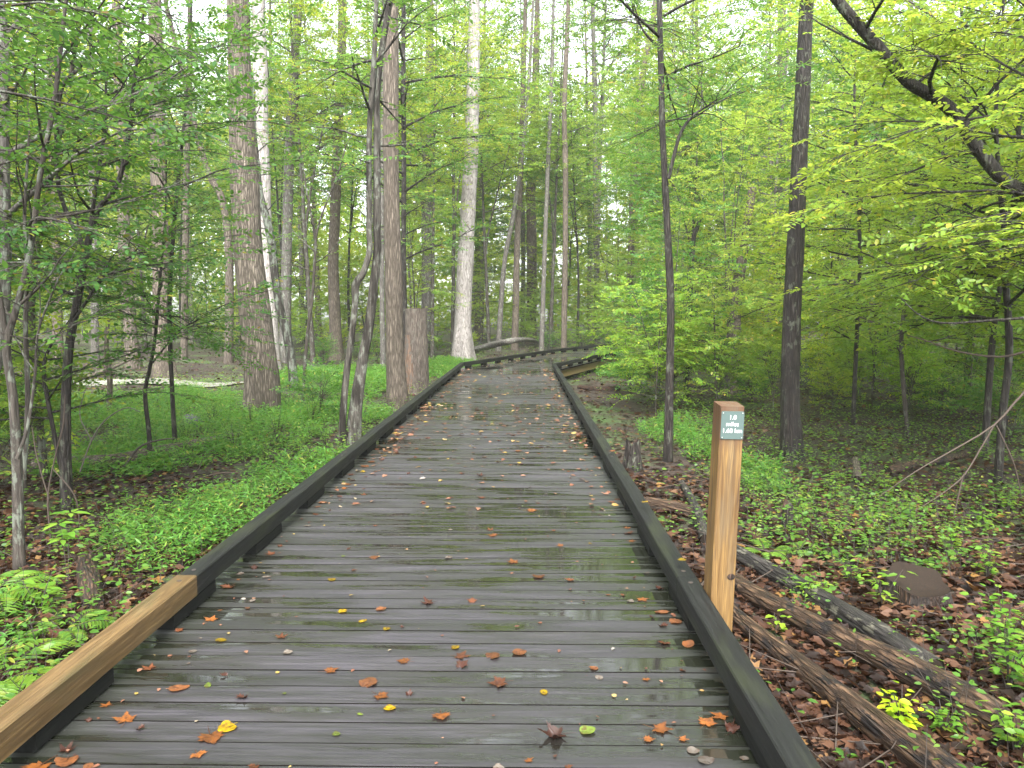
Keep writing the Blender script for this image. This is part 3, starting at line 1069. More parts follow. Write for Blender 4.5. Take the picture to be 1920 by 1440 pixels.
trunk_tree("dark_tree", [(762, 705), (758, 560), (757, 400), (757, 250), (756, 100), (757, 0)], 21.5,
           [11, 10, 9, 9, 8, 7], M_BARK_DARK, "thin dark mossy stem close behind the straight tan trunk", H=11, sides=12, seed=10,
           crown_kw=dict(nb=36, t0=.30, Lmax=3.0, leaf=.11, spl=.45, k=9, tilt=.5, step=.2, sub=.5, leafm=M_LEAF))
trunk_tree("tall_tree", [(719, 695), (717, 600), (716, 500), (716, 420), (717, 300), (718, 100)], 28,
           [11, 10, 9, 9, 8, 7], M_BARK_GREY, "slim grey trunk seen in the gap between forked pair and tan trunk", H=14, crown=CANOPY[2], sides=12, seed=11)
trunk_tree("tall_tree", [(868, 676), (868, 600), (872, 500), (877, 400), (883, 300), (886, 200), (888, 100), (890, 0)], 32.5,
           [38, 31, 30, 28, 26, 24, 22, 20], M_BARK_WHITE, "stout pale whitish trunk standing where the boardwalk bends", H=22, crown=CANOPY[0], sides=28, seed=12, lobes=.5)
trunk_tree("tall_tree", [(800, 640), (800, 525), (800, 350), (804, 175), (806, 60)], 38, [20, 19, 18, 16, 14], M_BARK_GREY,
           "grey trunk with a raised crooked limb between tall stump and whitish trunk", H=20, crown=CANOPY[2], seed=13,
           extra=[([(800, 320), (792, 250), (776, 215), (766, 185), (762, 130)], 38, [11, 10, 9, 8, 6])])
for pts, dist, w, bark, lab in (
        ([(934, 652), (945, 500), (963, 400), (980, 280), (992, 150)], 41, [10, 9, 8, 7, 6], M_BARK_GREY, "slim grey pole slanting right, first beyond the whitish trunk"),
        ([(965, 650), (970, 450), (975, 350), (980, 200), (984, 60)], 42, [13, 11, 10, 9, 8], M_BARK_TAN, "slim brown pole between two grey poles past the bend"),
        ([(1015, 648), (1022, 450), (1030, 250), (1035, 120)], 41, [9, 8, 8, 7], M_BARK_GREY, "upright pale grey pole behind the middle of the bend"),
        ([(1057, 648), (1060, 450), (1060, 300), (1058, 200), (1065, 25)], 40, [11, 10, 10, 9, 8], M_BARK_TAN, "straight tan pole forking high behind the far kerb"),
        ([(996, 640), (997, 450), (995, 325), (1002, 225), (1006, 90)], 50, [20, 18, 16, 15, 12], M_BARK_TAN, "broad brown trunk far behind the slim poles"),
        ([(1120, 630), (1117, 400), (1116, 200), (1112, 40)], 48, [11, 10, 9, 8], M_BARK_GREY, "grey trunk far off above the turn of the boardwalk"),
        ([(1178, 640), (1184, 450), (1190, 300), (1205, 140), (1226, 30)], 38, [14, 12, 12, 11, 10], M_BARK_TAN, "pale tan trunk curving to the right above the far kerb end"),
        ([(1460, 640), (1462, 400), (1465, 170), (1466, 0)], 40, [18, 17, 15, 14], M_BARK_BROWN, "straight brown trunk high behind the big dark right trunk"),
        ([(1576, 640), (1580, 400), (1582, 150), (1584, 0)], 42, [17, 16, 15, 14], M_BARK_TAN, "tan trunk seen under the arching dark limb"),
        ([(1648, 640), (1646, 300), (1645, 80), (1645, 0)], 46, [15, 14, 13, 13], M_BARK_TAN, "distant tan trunk right of the start of the dark arch"),
        ([(1715, 660), (1712, 400), (1708, 250), (1706, 100)], 30, [15, 13, 12, 10], M_BARK_GREY, "grey trunk rising below the middle of the dark arch"),
        ([(309, 716), (305, 640), (303, 500), (300, 400), (297, 300), (293, 120)], 22.4, [42, 34, 30, 29, 28, 26], M_BARK_TAN, "big pale tan trunk beyond the creek on the left"),
        ([(252, 705), (240, 560), (233, 430), (226, 250), (222, 120)], 26, [26, 23, 21, 19, 17], M_BARK_BROWN, "brown trunk leaning slightly left beyond the creek"),
        ([(535, 690), (536, 560), (542, 300), (550, 150), (560, 0)], 30, [22, 20, 18, 17, 15], M_BARK_GREY, "grey trunk behind the lichen trunk, leaning right at the top"),
        ([(428, 660), (430, 500), (418, 380), (380, 290)], 30, [16, 15, 13, 10], M_BARK_BROWN, "brown trunk bending left behind the thick brown trunk"),
        ([(178, 690), (178, 500), (172, 300), (170, 100)], 30, [14, 13, 12, 11], M_BARK_GREY, "grey trunk beyond the creek near the left thicket"),
        ([(110, 700), (105, 500), (98, 250), (95, 60)], 27, [20, 18, 16, 14], M_BARK_TAN, "tan trunk far behind the left thicket"),
        ([(345, 690), (347, 520), (350, 300), (356, 100)], 33, [13, 12, 11, 10], M_BARK_BROWN, "narrow brown trunk right of the big pale tan trunk")):
    trunk_tree("tall_tree", pts, dist, w, bark, lab, H=16 + dist * .16, crown=CANOPY[int(dist) % 3], sides=16, seed=int(dist * 7) + len(lab))

# broken snag and tall stump
trunk_tree("broken_snag", [(1372, 700), (1378, 600), (1386, 520), (1397, 450), (1404, 400), (1411, 352)], 20, [26, 23, 20, 17, 15, 13], M_BARK_BROWN,
           "broken brown snag with a snapped top standing in the green thicket on the right", "snag", sides=16, seed=31, rough=.22,
           extra=[([(1386, 510), (1392, 472), (1406, 466)], 20, [15, 14, 12])])
trunk_tree("dark_snag", [(1290, 560), (1298, 480), (1306, 430), (1316, 408)], 19, [9, 9, 9, 6], M_BARK_DARK, "short slanting dark broken stem in the green thicket", "snag", sides=10, seed=32)


def jagged_stump(name, px, py, r0, r1, H, label, bark, inner, seed, jag=.25, tilt=0.0, split=None):
    rng = np.random.default_rng(seed)
    b = on_ground(px, py)
    root = empty(name, tuple(b))
    tag(root, label, "stump")
    mb = MB(); s = 40; n = max(10, int(H / .07))
    a = np.arange(s) / s * 2 * math.pi
    top = H * (1 + jag * (vnoise(a / 6.283 * 13, a * 0, seed) - .5) * 2 + tilt * np.sin(a))
    V = []
    for i in range(n + 1):
        t = i / n
        r = r0 + (r1 - r0) * min(1, t * 1.2)
        fl = 1 + .55 * np.exp(-t * H / .13) * (.5 + .5 * np.sin(a * 5 + seed))
        rr = r * fl * (1 + .12 * (vnoise(np.cos(a) * 2 + 4, np.sin(a) * 2 + t * 2, seed) - .5) + .05 * (vnoise(a * 5.1, a * 0 + t * 3, seed + 1) - .5))
        z = -.1 + (top + .1) * t
        V.append(np.stack([rr * np.cos(a), rr * np.sin(a), z], -1))
    inner_r = np.stack([r1 * .72 * np.cos(a), r1 * .72 * np.sin(a), top - (.02 + .25 * jag * H)], -1)
    Va = np.array(V)
    idx = np.arange((n + 1) * s).reshape(n + 1, s)
    q = np.stack([idx[:-1], np.roll(idx[:-1], -1, 1), np.roll(idx[1:], -1, 1), idx[1:]], -1).reshape(-1, 4)
    mb.add(Va.reshape(-1, 3), [q], 0)
    o = mb.build("bark", bark, root)
    mb = MB()
    c = np.array([[0, 0, float(np.mean(top)) - (.03 + .3 * jag * H)]])
    vv = np.vstack([Va[-1], inner_r, c])
    j = np.arange(s); k = np.roll(j, -1)
    mb.add(vv, [np.stack([j, k, k + s, j + s], -1), np.stack([j + s, k + s, np.full(s, 2 * s)], -1)], 0)
    mb.build("heartwood", inner, root)
    return root


st = jagged_stump("tall_stump", 782, 738, .31, .265, 2.12, "tall grey brown broken off stump, reddish bare wood on one side, behind the tan trunk", M_BARK_STUMP, M_ROT, 41, .012)
# the strip of reddish bare wood on its left side
mb = MB(); V = []
for i in range(26):
    z = .02 + i * .058
    w0 = .50 + .12 * math.sin(z * 3.1); c0 = R(222) + .08 * math.sin(z * 2.3)
    for j in range(9):
        t = c0 + w0 * (j / 8 - .5) * 2
        rr = .345 - .055 * min(1, z / 1.8) + .02 * math.exp(-z / .15) - .012 * abs(j / 4 - 1) ** 2
        V.append((rr * math.cos(t), rr * math.sin(t), z))
idx = np.arange(26 * 9).reshape(26, 9)
mb.add(V, [np.stack([idx[:-1, :-1], idx[:-1, 1:], idx[1:, 1:], idx[1:, :-1]], -1).reshape(-1, 4)])
mb.build("bare_wood", M_REDWOOD, st)
jagged_stump("rotten_stump", 1186, 882, .115, .085, .34, "small dark rotten stump with a jagged top beside the right kerb", M_BARK_DARK, M_ROT, 42, .30)
jagged_stump("cut_stump", 1718, 1128, .175, .165, .15, "low sawn stump with a dark damp cut face among the plants on the right", M_ROT, M_CUT, 43, .05, .38)
jagged_stump("dark_stub", 1476, 996, .055, .045, .24, "narrow black stub standing in the plants right of the distance post", M_BARK_DARK, M_ROT, 44, .2)

# ---- right hand trees
trunk_tree("slim_tree", [(1253, 866), (1256, 700), (1257, 560), (1251, 420), (1244, 280), (1240, 150), (1237, 20), (1234, -80)], 10.2,
           [19, 15, 14, 13, 12, 11, 10, 9], M_BARK_DARK, "slim dark tree forking high beside the right kerb", H=7.4, sides=14, seed=21, step=.09, rough=.14,
           extra=[([(1254, 335), (1264, 290), (1276, 250), (1292, 225), (1311, 208), (1345, 190)], 10.1, [7, 7, 6, 5, 4, 2.5]),
                  ([(1240, 92), (1224, 78), (1208, 60), (1185, 20)], 10.2, [6, 5, 4, 3])],
           crown_kw=dict(nb=11, t0=.62, Lmax=1.7, leaf=.085, spl=.36, k=10, width=.26, kind=LEAF_A, tilt=.5, elev=(-20, 30), ok=off_deck))
trunk_tree("straight_tree", [(1485, 856), (1482, 720), (1487, 560), (1493, 420), (1502, 260), (1508, 120), (1513, -10)], 10.6,
           [40, 34, 32, 30, 28, 26, 24], M_BARK_DARK, "straight dark wet trunk behind the distance post", H=15, crown=TOPS, sides=26, seed=22, step=.09, rough=.12, color=(1.1, 1.1, 1))
trunk_tree("arching_tree", [(2470, 930), (2330, 700), (2180, 530), (2060, 440), (1970, 388), (1915, 358), (1878, 335), (1835, 280), (1790, 212), (1745, 178), (1700, 150), (1640, 80), (1570, 0), (1520, -70), (1480, -160)], 8.0,
           [44, 36, 32, 28, 26, 25, 24, 23, 22, 21, 20, 19, 18, 16, 13], M_BARK_DARK, "dark wet trunk arching over from the right edge towards the top", sides=18, seed=23, rough=.15, step=.08,
           crown_kw=dict(nb=22, t0=.30, Lmax=1.7, leaf=.058, spl=.30, k=10, kind=LEAF_A, leafm=M_LEAF2, elev=(-20, 45), ok=off_deck, tilt=.3), color=(.95, 1.0, .85))
BR = dict(leaf=.070, spl=.30, k=11, kind=LEAF_A, leafm=M_LEAF2, elev=(-4, 26), ok=off_deck, tilt=.4, twig=2, step=.17, sub=.5)
trunk_tree("understory_tree", [(1871, 898), (1880, 780), (1892, 655), (1885, 520), (1882, 425), (1872, 320), (1868, 200), (1880, 40), (1884, -100)], 9.1,
           [15, 14, 13, 11, 10, 8, 7, 5, 3], M_BARK_DARK, "dark stem with bright layered foliage nearest the right edge", sides=10, seed=24, step=.1,
           extra=[([(1990, 590), (1920, 596), (1840, 602), (1770, 606), (1725, 592), (1690, 560)], 6.4, [7, 6, 5, 4.5, 3, 2])],
           crown_kw=dict(nb=30, t0=.32, Lmax=2.7, stems=[0], **BR), color=(.95, 1.02, .85))
trunk_tree("understory_tree", [(1846, 845), (1853, 740), (1858, 669), (1868, 580), (1886, 480), (1905, 330), (1915, 180), (1925, 20)], 11,
           [14, 13, 12, 10, 8, 7, 6, 4], M_BARK_DARK, "dark stem leaning right, just left of the stem nearest the right edge", sides=10, seed=25, step=.1,
           crown_kw=dict(nb=28, t0=.30, Lmax=2.8, **BR), color=(.9, 1.0, .9))
trunk_tree("understory_tree", [(1600, 760), (1606, 640), (1612, 480), (1608, 330), (1602, 200), (1606, 40)], 14,
           [9, 8, 7, 7, 5, 3], M_BARK_DARK, "thin dark sapling trunk between the straight dark trunk and the right edge", sides=8, seed=26, step=.12,
           crown_kw=dict(nb=30, t0=.22, Lmax=2.6, **{**BR, 'leaf': .085, 'kind': LEAF_B}), color=(1.0, 1.05, .95))
trunk_tree("understory_tree", [(1705, 800), (1690, 640), (1712, 500), (1728, 420), (1765, 300), (1790, 160)], 12.5,
           [8, 8, 7, 6, 5, 3], M_BARK_SAPL, "slanting brown stem under the dark arch", sides=8, seed=27, step=.12,
           crown_kw=dict(nb=24, t0=.25, Lmax=2.2, **{**BR, 'leaf': .082, 'kind': LEAF_B}), color=(.9, 1.0, .9))
trunk_tree("understory_tree", [(2020, 900), (2030, 700), (2040, 480), (2030, 250), (2000, 20), (1980, -150)], 7.0,
           [16, 14, 12, 11, 9, 6], M_BARK_DARK, "tree out at the right edge holding bright sprays into view", sides=10, seed=28,
           crown_kw=dict(nb=34, t0=.42, Lmax=2.5, **BR), color=(1.0, 1.0, .8))

# ---- left thicket
LF = dict(spl=.31, k=9, kind=LEAF_A, leafm=M_LEAF, elev=(0, 32), ok=off_deck, tilt=.45, width=.52, step=.18, sub=.5)
trunk_tree("thicket_tree", [(36, 1080), (34, 950), (30, 828), (24, 740), (12, 650), (30, 580), (55, 480), (75, 330), (100, 200), (115, 80), (130, -60)], 5.6,
           [22, 20, 19, 17, 15, 12, 11, 10, 9, 8, 5], M_BARK_SAPL, "grey brown multi stemmed thicket tree nearest the left edge", sides=12, seed=51, step=.07,
           extra=[([(14, 652), (0, 560), (-20, 430), (-30, 250), (-20, 60)], 5.6, [11, 10, 9, 7, 5]),
                  ([(44, 900), (52, 760), (48, 620), (50, 500), (46, 400), (55, 250)], 5.8, [10, 9, 8, 7, 6, 4]),
                  ([(32, 860), (52, 800), (66, 700), (72, 620), (110, 520)], 5.5, [7, 6, 5, 4, 3])],
           crown_kw=dict(nb=11, t0=.45, Lmax=1.35, leaf=.054, **LF), color=(.60, .72, .66))
trunk_tree("thicket_tree", [(124, 955), (122, 830), (125, 710), (132, 635), (150, 540), (166, 450), (186, 390), (220, 345), (240, 260), (252, 150), (270, 20)], 7.5,
           [24, 20, 17, 15, 13, 12, 10, 9, 8, 6, 4], M_BARK_DARK, "dark stem forking to the right in the left thicket", sides=12, seed=52, step=.08,
           extra=[([(167, 446), (180, 350), (195, 250), (200, 130)], 7.5, [8, 7, 6, 4]),
                  ([(140, 600), (190, 520), (208, 482)], 7.4, [6, 5, 3]),
                  ([(120, 900), (95, 780), (82, 690), (98, 640)], 7.6, [9, 8, 7, 5]),
                  ([(160, 470), (110, 350), (112, 180), (150, 125), (195, 65), (240, 5)], 7.6, [8, 8, 7, 6, 5, 3])],
           crown_kw=dict(nb=12, t0=.42, Lmax=1.75, leaf=.060, **LF), color=(.55, .68, .62))
trunk_tree("thin_sapling", [(278, 866), (280, 820), (272, 740), (281, 690), (290, 640), (297, 560), (303, 490), (310, 400), (312, 300)], 9.6,
           [10, 9, 8, 7, 6, 6, 5, 3, 2], M_BARK_DARK, "thin crooked dark sapling in front of the big pale tan trunk", "sapling", sides=9, seed=53, step=.06,
           extra=[([(286, 680), (310, 650), (335, 620), (372, 600)], 9.5, [4, 3.5, 3, 2])],
           crown_kw=dict(nb=20, t0=.42, Lmax=1.35, leaf=.060, **LF), color=(.75, .88, .8))
trunk_tree("thicket_tree", [(-70, 1000), (-40, 800), (0, 640), (10, 480), (6, 300), (8, 120), (0, -60)], 6.6,
           [28, 26, 24, 22, 20, 17, 13], M_BARK_GREY, "pale grey stem cut off by the left edge of view", sides=14, seed=54,
           crown_kw=dict(nb=14, t0=.48, Lmax=1.8, leaf=.064, **LF), color=(.55, .68, .62))
trunk_tree("thicket_tree", [(84, 900), (70, 740), (60, 560), (90, 360), (130, 160), (160, -40)], 8.8,
           [14, 13, 12, 10, 8, 5], M_BARK_SAPL, "slender brown stem behind the front thicket stems", sides=10, seed=55,
           crown_kw=dict(nb=12, t0=.50, Lmax=2.0, leaf=.068, **LF), color=(.66, .78, .64))
trunk_tree("thicket_tree", [(330, 850), (322, 720), (318, 560), (330, 380), (350, 180), (360, -20)], 10.5,
           [9, 8, 8, 7, 5, 3], M_BARK_DARK, "slender dark stem left of the thick brown trunk with spreading sprays", sides=9, seed=56,
           crown_kw=dict(nb=12, t0=.52, Lmax=2.1, leaf=.070, **LF), color=(.66, .78, .64))
trunk_tree("thicket_tree", [(-330, 1180), (-330, 900), (-320, 640), (-300, 380), (-270, 140), (-230, -80), (-180, -300)], 4.4,
           [26, 24, 22, 19, 16, 12, 8], M_BARK_SAPL, "tree just outside the left edge reaching dark leafy boughs into the top left corner", sides=10, seed=58,
           crown_kw=dict(nb=7, t0=.62, Lmax=1.6, leaf=.060, az=(-.5, 1.1), **{**LF, 'ok': lambda Q: (np.hypot(Q[:, 0], Q[:, 1]) > 3.0) & (Q[:, 0] < -1.2) & ((Q[:, 2] - 1.55) / Q[:, 1] > .10)}), color=(.62, .74, .70))
trunk_tree("dead_snag", [(203, 776), (206, 715), (199, 655), (203, 600)], 14.2, [11, 10, 9, 6], M_BARK_TAN, "short pale dead pole standing in the grass before the creek", "snag", sides=10, seed=57, rough=.2)

# ------------------------------------------------------------------ the wood behind: copies of a few grown shapes
MID = [variant(100 + i, H, r, b, lm, forks, t0=.13, Lmax=Lm * 1.12, nb=int(nb * 1.05), leaf=lf * 1.2, spl=.42, k=9, step=.24, sub=.5, twig=None, tilt=.5, elev=(-4, 34), width=.56)
       for i, (H, r, b, lm, forks, Lm, nb, lf) in enumerate((
           (9.5, .055, M_BARK_SAPL, M_LEAF2, 1, 2.2, 24, .085), (11.0, .070, M_BARK_DARK, M_LEAF, 1, 2.5, 26, .09),
           (8.0, .045, M_BARK_SAPL, M_LEAF2, 2, 1.9, 20, .08), (12.5, .080, M_BARK_GREY, M_LEAF, 1, 2.6, 28, .095),
           (7.0, .040, M_BARK_DARK, M_LEAF2, 1, 2.1, 24, .08)))]
UPPER = [variant(500 + i, H, r, b, lm, 1, t0=.40, Lmax=Lm, nb=27, leaf=.125, spl=.5, k=9, step=.26, twig=None, tilt=.5, elev=(-6, 40), sub=.5, wob=.02, lean=.05)
         for i, (H, r, b, lm, Lm) in enumerate(((15, .085, M_BARK_GREY, M_LEAF2, 3.0), (17, .10, M_BARK_SAPL, M_LEAF2, 3.3), (14, .075, M_BARK_DARK, M_LEAF, 2.8)))]
SAP = [variant(200 + i, H, r, M_BARK_SAPL, lm, f, t0=.10, Lmax=Lm * 1.1, nb=int(nb * 1.35), leaf=.080, spl=.33, k=10, step=.18, sub=.5, twig=None, tilt=.45, elev=(-4, 28), width=.56)
       for i, (H, r, lm, f, Lm, nb) in enumerate(((3.6, .022, M_LEAF2, 1, 1.3, 18), (4.6, .028, M_LEAF, 1, 1.5, 20), (2.8, .018, M_LEAF2, 2, 1.1, 13), (5.2, .03, M_LEAF2, 1, 1.6, 22)))]
SHR = [variant(300 + i, H, .012, M_BARK_SAPL, lm, 4, t0=.12, Lmax=.62, nb=11, leaf=.066, spl=.26, k=9, step=.14, twig=None, tilt=.5, elev=(5, 45), lean=.2)
       for i, (H, lm) in enumerate(((1.3, M_LEAF2), (1.0, M_LEAF), (1.7, M_LEAF2)))]
TALL = [variant(400 + i, H, r, b, M_LEAF, 0, t0=.36, Lmax=4.6, nb=44, leaf=.20, spl=.75, k=9, step=.45, twig=None, tilt=.55, sub=.5, elev=(5, 45), wob=.012, lean=.03)
        for i, (H, r, b) in enumerate(((24, .22, M_BARK_TAN), (27, .26, M_BARK_BROWN), (22, .18, M_BARK_GREY)))]

GREENS = [(1, 1, 1), (.85, 1.0, .9), (1.1, 1.05, .8), (.8, .92, .95), (1.2, 1.12, .75), (.95, 1.1, .9)]
prng = random.Random(77)


def col(px, y):
    d = ray(px, 590)
    s = y / d.y
    return d.x * s, y


def stand(meshes, name, spots, labels, cat, group, sc=(.85, 1.15), colors=GREENS, sink=.05):
    for px, y in spots:
        x, yy = col(px, y)
        x += prng.uniform(-.3, .3) * (y / 15)
        if not deck_clear(x, yy, .35): x += 1.6 if px > 1000 else -1.6
        k = prng.randrange(len(meshes))
        z = ground_z(x, yy) - sink
        lab = labels(x, yy, k) if callable(labels) else labels
        place(meshes[k], name, (x, yy, z), prng.uniform(0, 6.28), prng.uniform(*sc), prng.choice(colors), lab[0], cat, lab[1])


def zone(kind):
    def f(x, y, k):
        side = "left" if x < CX - .5 and (x - CX) / y < -.02 else "right"
        if y > 38: return (f"{kind} standing far back in the wood", f"{kind} far back in the wood")
        if side == "left": return (f"{kind} growing on the grassy left side of the boardwalk", f"{kind} left of the boardwalk")
        return (f"{kind} growing in the dense thicket right of the boardwalk", f"{kind} right of the boardwalk")
    return f


stand(MID, "understory_tree", [
    (1350, 19), (1560, 20), (1700, 20), (1840, 18), (2080, 12), (1290, 24), (1420, 25), (1620, 24), (1770, 24), (1930, 21),
    (1190, 32), (1250, 36), (1340, 34), (1460, 32), (1580, 33), (1700, 34), (1850, 30), (2000, 30), (1130, 45), (1210, 48), (1080, 52), (1300, 46), (1420, 44), (1550, 46), (1680, 48), (1820, 44), (1960, 45),
    (990, 56), (920, 50), (1040, 62), (850, 54), (940, 66), (1160, 64), (1260, 60),
    (690, 46), (600, 44), (490, 42), (370, 44), (250, 43), (120, 42), (20, 40), (560, 60), (370, 56), (150, 56),
    (800, 62), (780, 30), (-80, 11)],
    zone("leafy understory tree"), "tree", None)
stand(UPPER, "understory_tree", [(255, 39), (525, 34), (700, 31), (865, 37), (575, 29), (655, 37), (835, 30), (912, 41), (975, 48), (1040, 43), (1090, 44), (1140, 38), (1190, 32), (330, 40), (1310, 33), (1450, 37), (1600, 38), (1760, 36), (-20, 30), (470, 46), (760, 52)],
      lambda x, y, k: ("tall slender tree whose leafy top rises above the understory", "tall slender trees above the understory"), "tree", None)
stand(SAP, "sapling", [
    (1210, 16), (1290, 18), (1360, 16), (1640, 16.5), (1800, 15.5), (2000, 11), (1250, 26), (1400, 21), (1520, 20), (1660, 20), (1780, 18), (1920, 17),
    (1180, 27), (1230, 30), (1150, 35), (1300, 30), (1440, 28), (1560, 27), (1690, 28), (1830, 26), (1970, 24), (1100, 47), (1050, 46), (1000, 50), (950, 47), (900, 43), (1170, 42), (1260, 41), (1380, 38), (1500, 38), (1620, 40), (1760, 38), (1890, 36),
    (840, 46), (770, 42), (700, 38), (590, 37), (490, 38), (200, 36), (660, 48), (730, 52), (550, 48), (440, 48), (340, 48), (220, 48), (60, 46),
    (-120, 8)],
    zone("slender sapling"), "sapling", None)
stand(MID, "understory_tree", [(-260, 9), (-420, 12), (-300, 18), (-520, 22), (-380, 28), (-200, 24), (2220, 14), (2300, 20), (2420, 26), (2200, 28)],
      lambda x, y, k: ("understory tree at the outer side of the wood beside the view", "understory trees beside the view"), "tree", None)
stand(SHR, "shrub", [
    (1180, 20), (1230, 18), (1340, 17), (1400, 18), (1450, 15), (1570, 15.5), (1640, 17.5), (1680, 15), (1730, 17), (1790, 15.5), (1840, 14.5), (1900, 12), (1960, 13), (1200, 24), (1280, 23), (1360, 21), (1450, 20), (1530, 19),
    (1610, 19), (1870, 17), (1950, 16), (1170, 31), (1230, 34), (1310, 28), (1400, 27), (1500, 25), (1590, 23), (1680, 24), (1770, 22), (1860, 21), (1940, 20), (1100, 40), (1060, 42), (1140, 39),
    (1010, 42), (960, 44), (900, 40), (830, 38), (780, 36), (700, 31), (660, 34), (590, 31), (400, 40), (-40, 8), (10, 8),
    (610, 13.4)],
    zone("low leafy shrub"), "shrub", None, sc=(.7, 1.1))
far = []
for i in range(84):
    far.append((prng.uniform(-150, 2070), prng.uniform(48, 92)))
stand(TALL, "tall_tree", far, lambda x, y, k: ("tall straight trunk with a high leafy crown deep in the wood", "tall trees deep in the wood"), "tree", None, sc=(.8, 1.2), colors=[(1.2, 1.2, 1), (1, 1.1, .9), (1.4, 1.3, .8)])


def far_woods():
    rng = np.random.default_rng(9)
    n = 260000
    a = rng.uniform(R(-47), R(47), n); r = rng.uniform(78, 125, n)
    x, y = r * np.sin(a), r * np.cos(a)
    h = rng.random(n) ** .8 * 26
    # clumped, with gaps towards the top where the sky shows
    keep = vnoise(a * 40, h * .35, 3) * .7 + vnoise(a * 90, h * .8, 4) * .5 > .36 + .010 * h
    x, y, h = x[keep], y[keep], h[keep]
    P = np.stack([x, y, ground_z(x, y) + h], -1)
    m = len(P)
    d = rng.normal(0, 1, (m, 3)); nn = rng.normal(0, .5, (m, 3)) + UP
    mb = MB()
    add_leaves(mb, P, d, nn, rng.uniform(.35, .85, m), .6, LEAF_B, 0)
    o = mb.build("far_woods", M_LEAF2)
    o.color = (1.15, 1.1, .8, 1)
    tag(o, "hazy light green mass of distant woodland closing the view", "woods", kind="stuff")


far_woods()

# ------------------------------------------------------------------ ground cover
GRASS = [(-2.95, 6.7, .78, 1.25, .30), (-6.9, 13.8, 3.2, 3.6, .26), (-3.9, 13.2, 1.3, 3.0, .26), (-5.6, 22.5, 2.4, 3.6, .26), (-3.9, 21.5, 1.5, 4.6, .26),
         (-3.1, 28, 1.3, 4.2, .26), (2.55, 12.0, .62, 2.4, .26), (2.9, 9.6, .5, 1.0, .18), (3.0, 26.5, 1.1, 2.6, .30), (-3.4, 4.3, .7, .9, .10), (-11, 14.5, 2.5, 3.0, .22), (-5.0, 10.2, 1.4, 1.6, .16), (-2.7, 9.4, .7, 1.3, .22)]


def build_grass():
    rng = np.random.default_rng(21)
    mb = MB()
    for gx, gy, rx, ry, hh in GRASS:
        dens = 420 if gy < 9 else (230 if gy < 18 else 120)
        n = int(dens * math.pi * rx * ry)
        t = rng.random(n) * 6.283; q = np.sqrt(rng.random(n))
        x = gx + rx * q * np.cos(t) * (1 + .25 * np.sin(t * 3)); y = gy + ry * q * np.sin(t)
        k = (vnoise(x * 2.2, y * 2.2, 5) > .20 + .35 * q ** 3) & deck_clear(x, y, .05)
        x, y = x[k], y[k]; n = len(x)
        z = ground_z(x, y)
        H = hh * rng.uniform(.5, 1.25, n) * (1.0 - .35 * q[k] ** 2)
        lean = rng.normal(0, .35, (n, 2))
        ls = (.062 if gy < 9 else (.085 if gy < 18 else .12))
        for j in range(5):
            tt = (j + .6) / 5
            P = np.stack([x + lean[:, 0] * H * tt, y + lean[:, 1] * H * tt, z + H * tt], -1)
            a = rng.random(n) * 6.283
            d = np.stack([np.cos(a), np.sin(a), rng.uniform(-.1, .8, n)], -1)
            nn = UP + rng.normal(0, .35, (n, 3))
            add_leaves(mb, P, d, nn, ls * rng.uniform(.6, 1.3, n), .24, LEAF_B, 0)
    o = mb.build("grass", M_GRASS)
    tag(o, "bright green low grass in patches on both sides of the boardwalk", "grass", kind="stuff")


build_grass()


def scatter(rng, n, y0, y1, pw, spread=.80):
    u = rng.random(n)
    e = 1 - pw
    y = (y0 ** e + u * (y1 ** e - y0 ** e)) ** (1 / e)
    x = rng.uniform(-1, 1, n) * (spread * y + 1.2)
    k = deck_clear(x, y, .02)
    return x[k], y[k]


def build_litter():
    rng = np.random.default_rng(22)
    mb = MB()
    x, y = scatter(rng, 90000, 1.6, 42, 1.25)
    n = len(x)
    P = np.stack([x, y, ground_z(x, y) + rng.uniform(.004, .035, n)], -1)
    a = rng.random(n) * 6.283
    d = np.stack([np.cos(a), np.sin(a), rng.normal(0, .12, n)], -1)
    nn = UP + rng.normal(0, .30, (n, 3))
    sz = rng.uniform(.04, .105, n) * (1 + y * .012)
    near = y < 9
    near2 = near & (rng.random(n) < .6)
    add_leaves(mb, P[near2], d[near2], nn[near2], sz[near2] * 1.15, .95, LEAF_L, 0)
    near3 = near & ~near2
    add_leaves(mb, P[near3], d[near3], nn[near3], sz[near3], .6, LEAF_A, 0)
    add_leaves(mb, P[~near], d[~near], nn[~near], sz[~near], .72, LEAF_B, 0)
    o = mb.build("leaf_litter", M_LITTER)
    tag(o, "wet brown and red fallen leaves covering the woodland floor", "leaf litter", kind="stuff")
    # small sticks
    mb = MB()
    x, y = scatter(rng, 1500, 2.0, 40, 1.2)
    n = len(x)
    A = np.stack([x, y, ground_z(x, y) + .02], -1)
    a = rng.random(n) * 6.283; L = rng.uniform(.1, .8, n)
    B = A + np.stack([np.cos(a) * L, np.sin(a) * L, rng.uniform(-.01, .18, n) * L], -1)
    k = deck_clear(B[:, 0], B[:, 1], .0)
    fast_tubes(mb, A[k], B[k], .006, .003, 0)
    o = mb.build("fallen_twigs", M_TWIG_PALE)
    tag(o, "thin dead sticks strewn over the woodland floor", "twigs", kind="stuff")


build_litter()


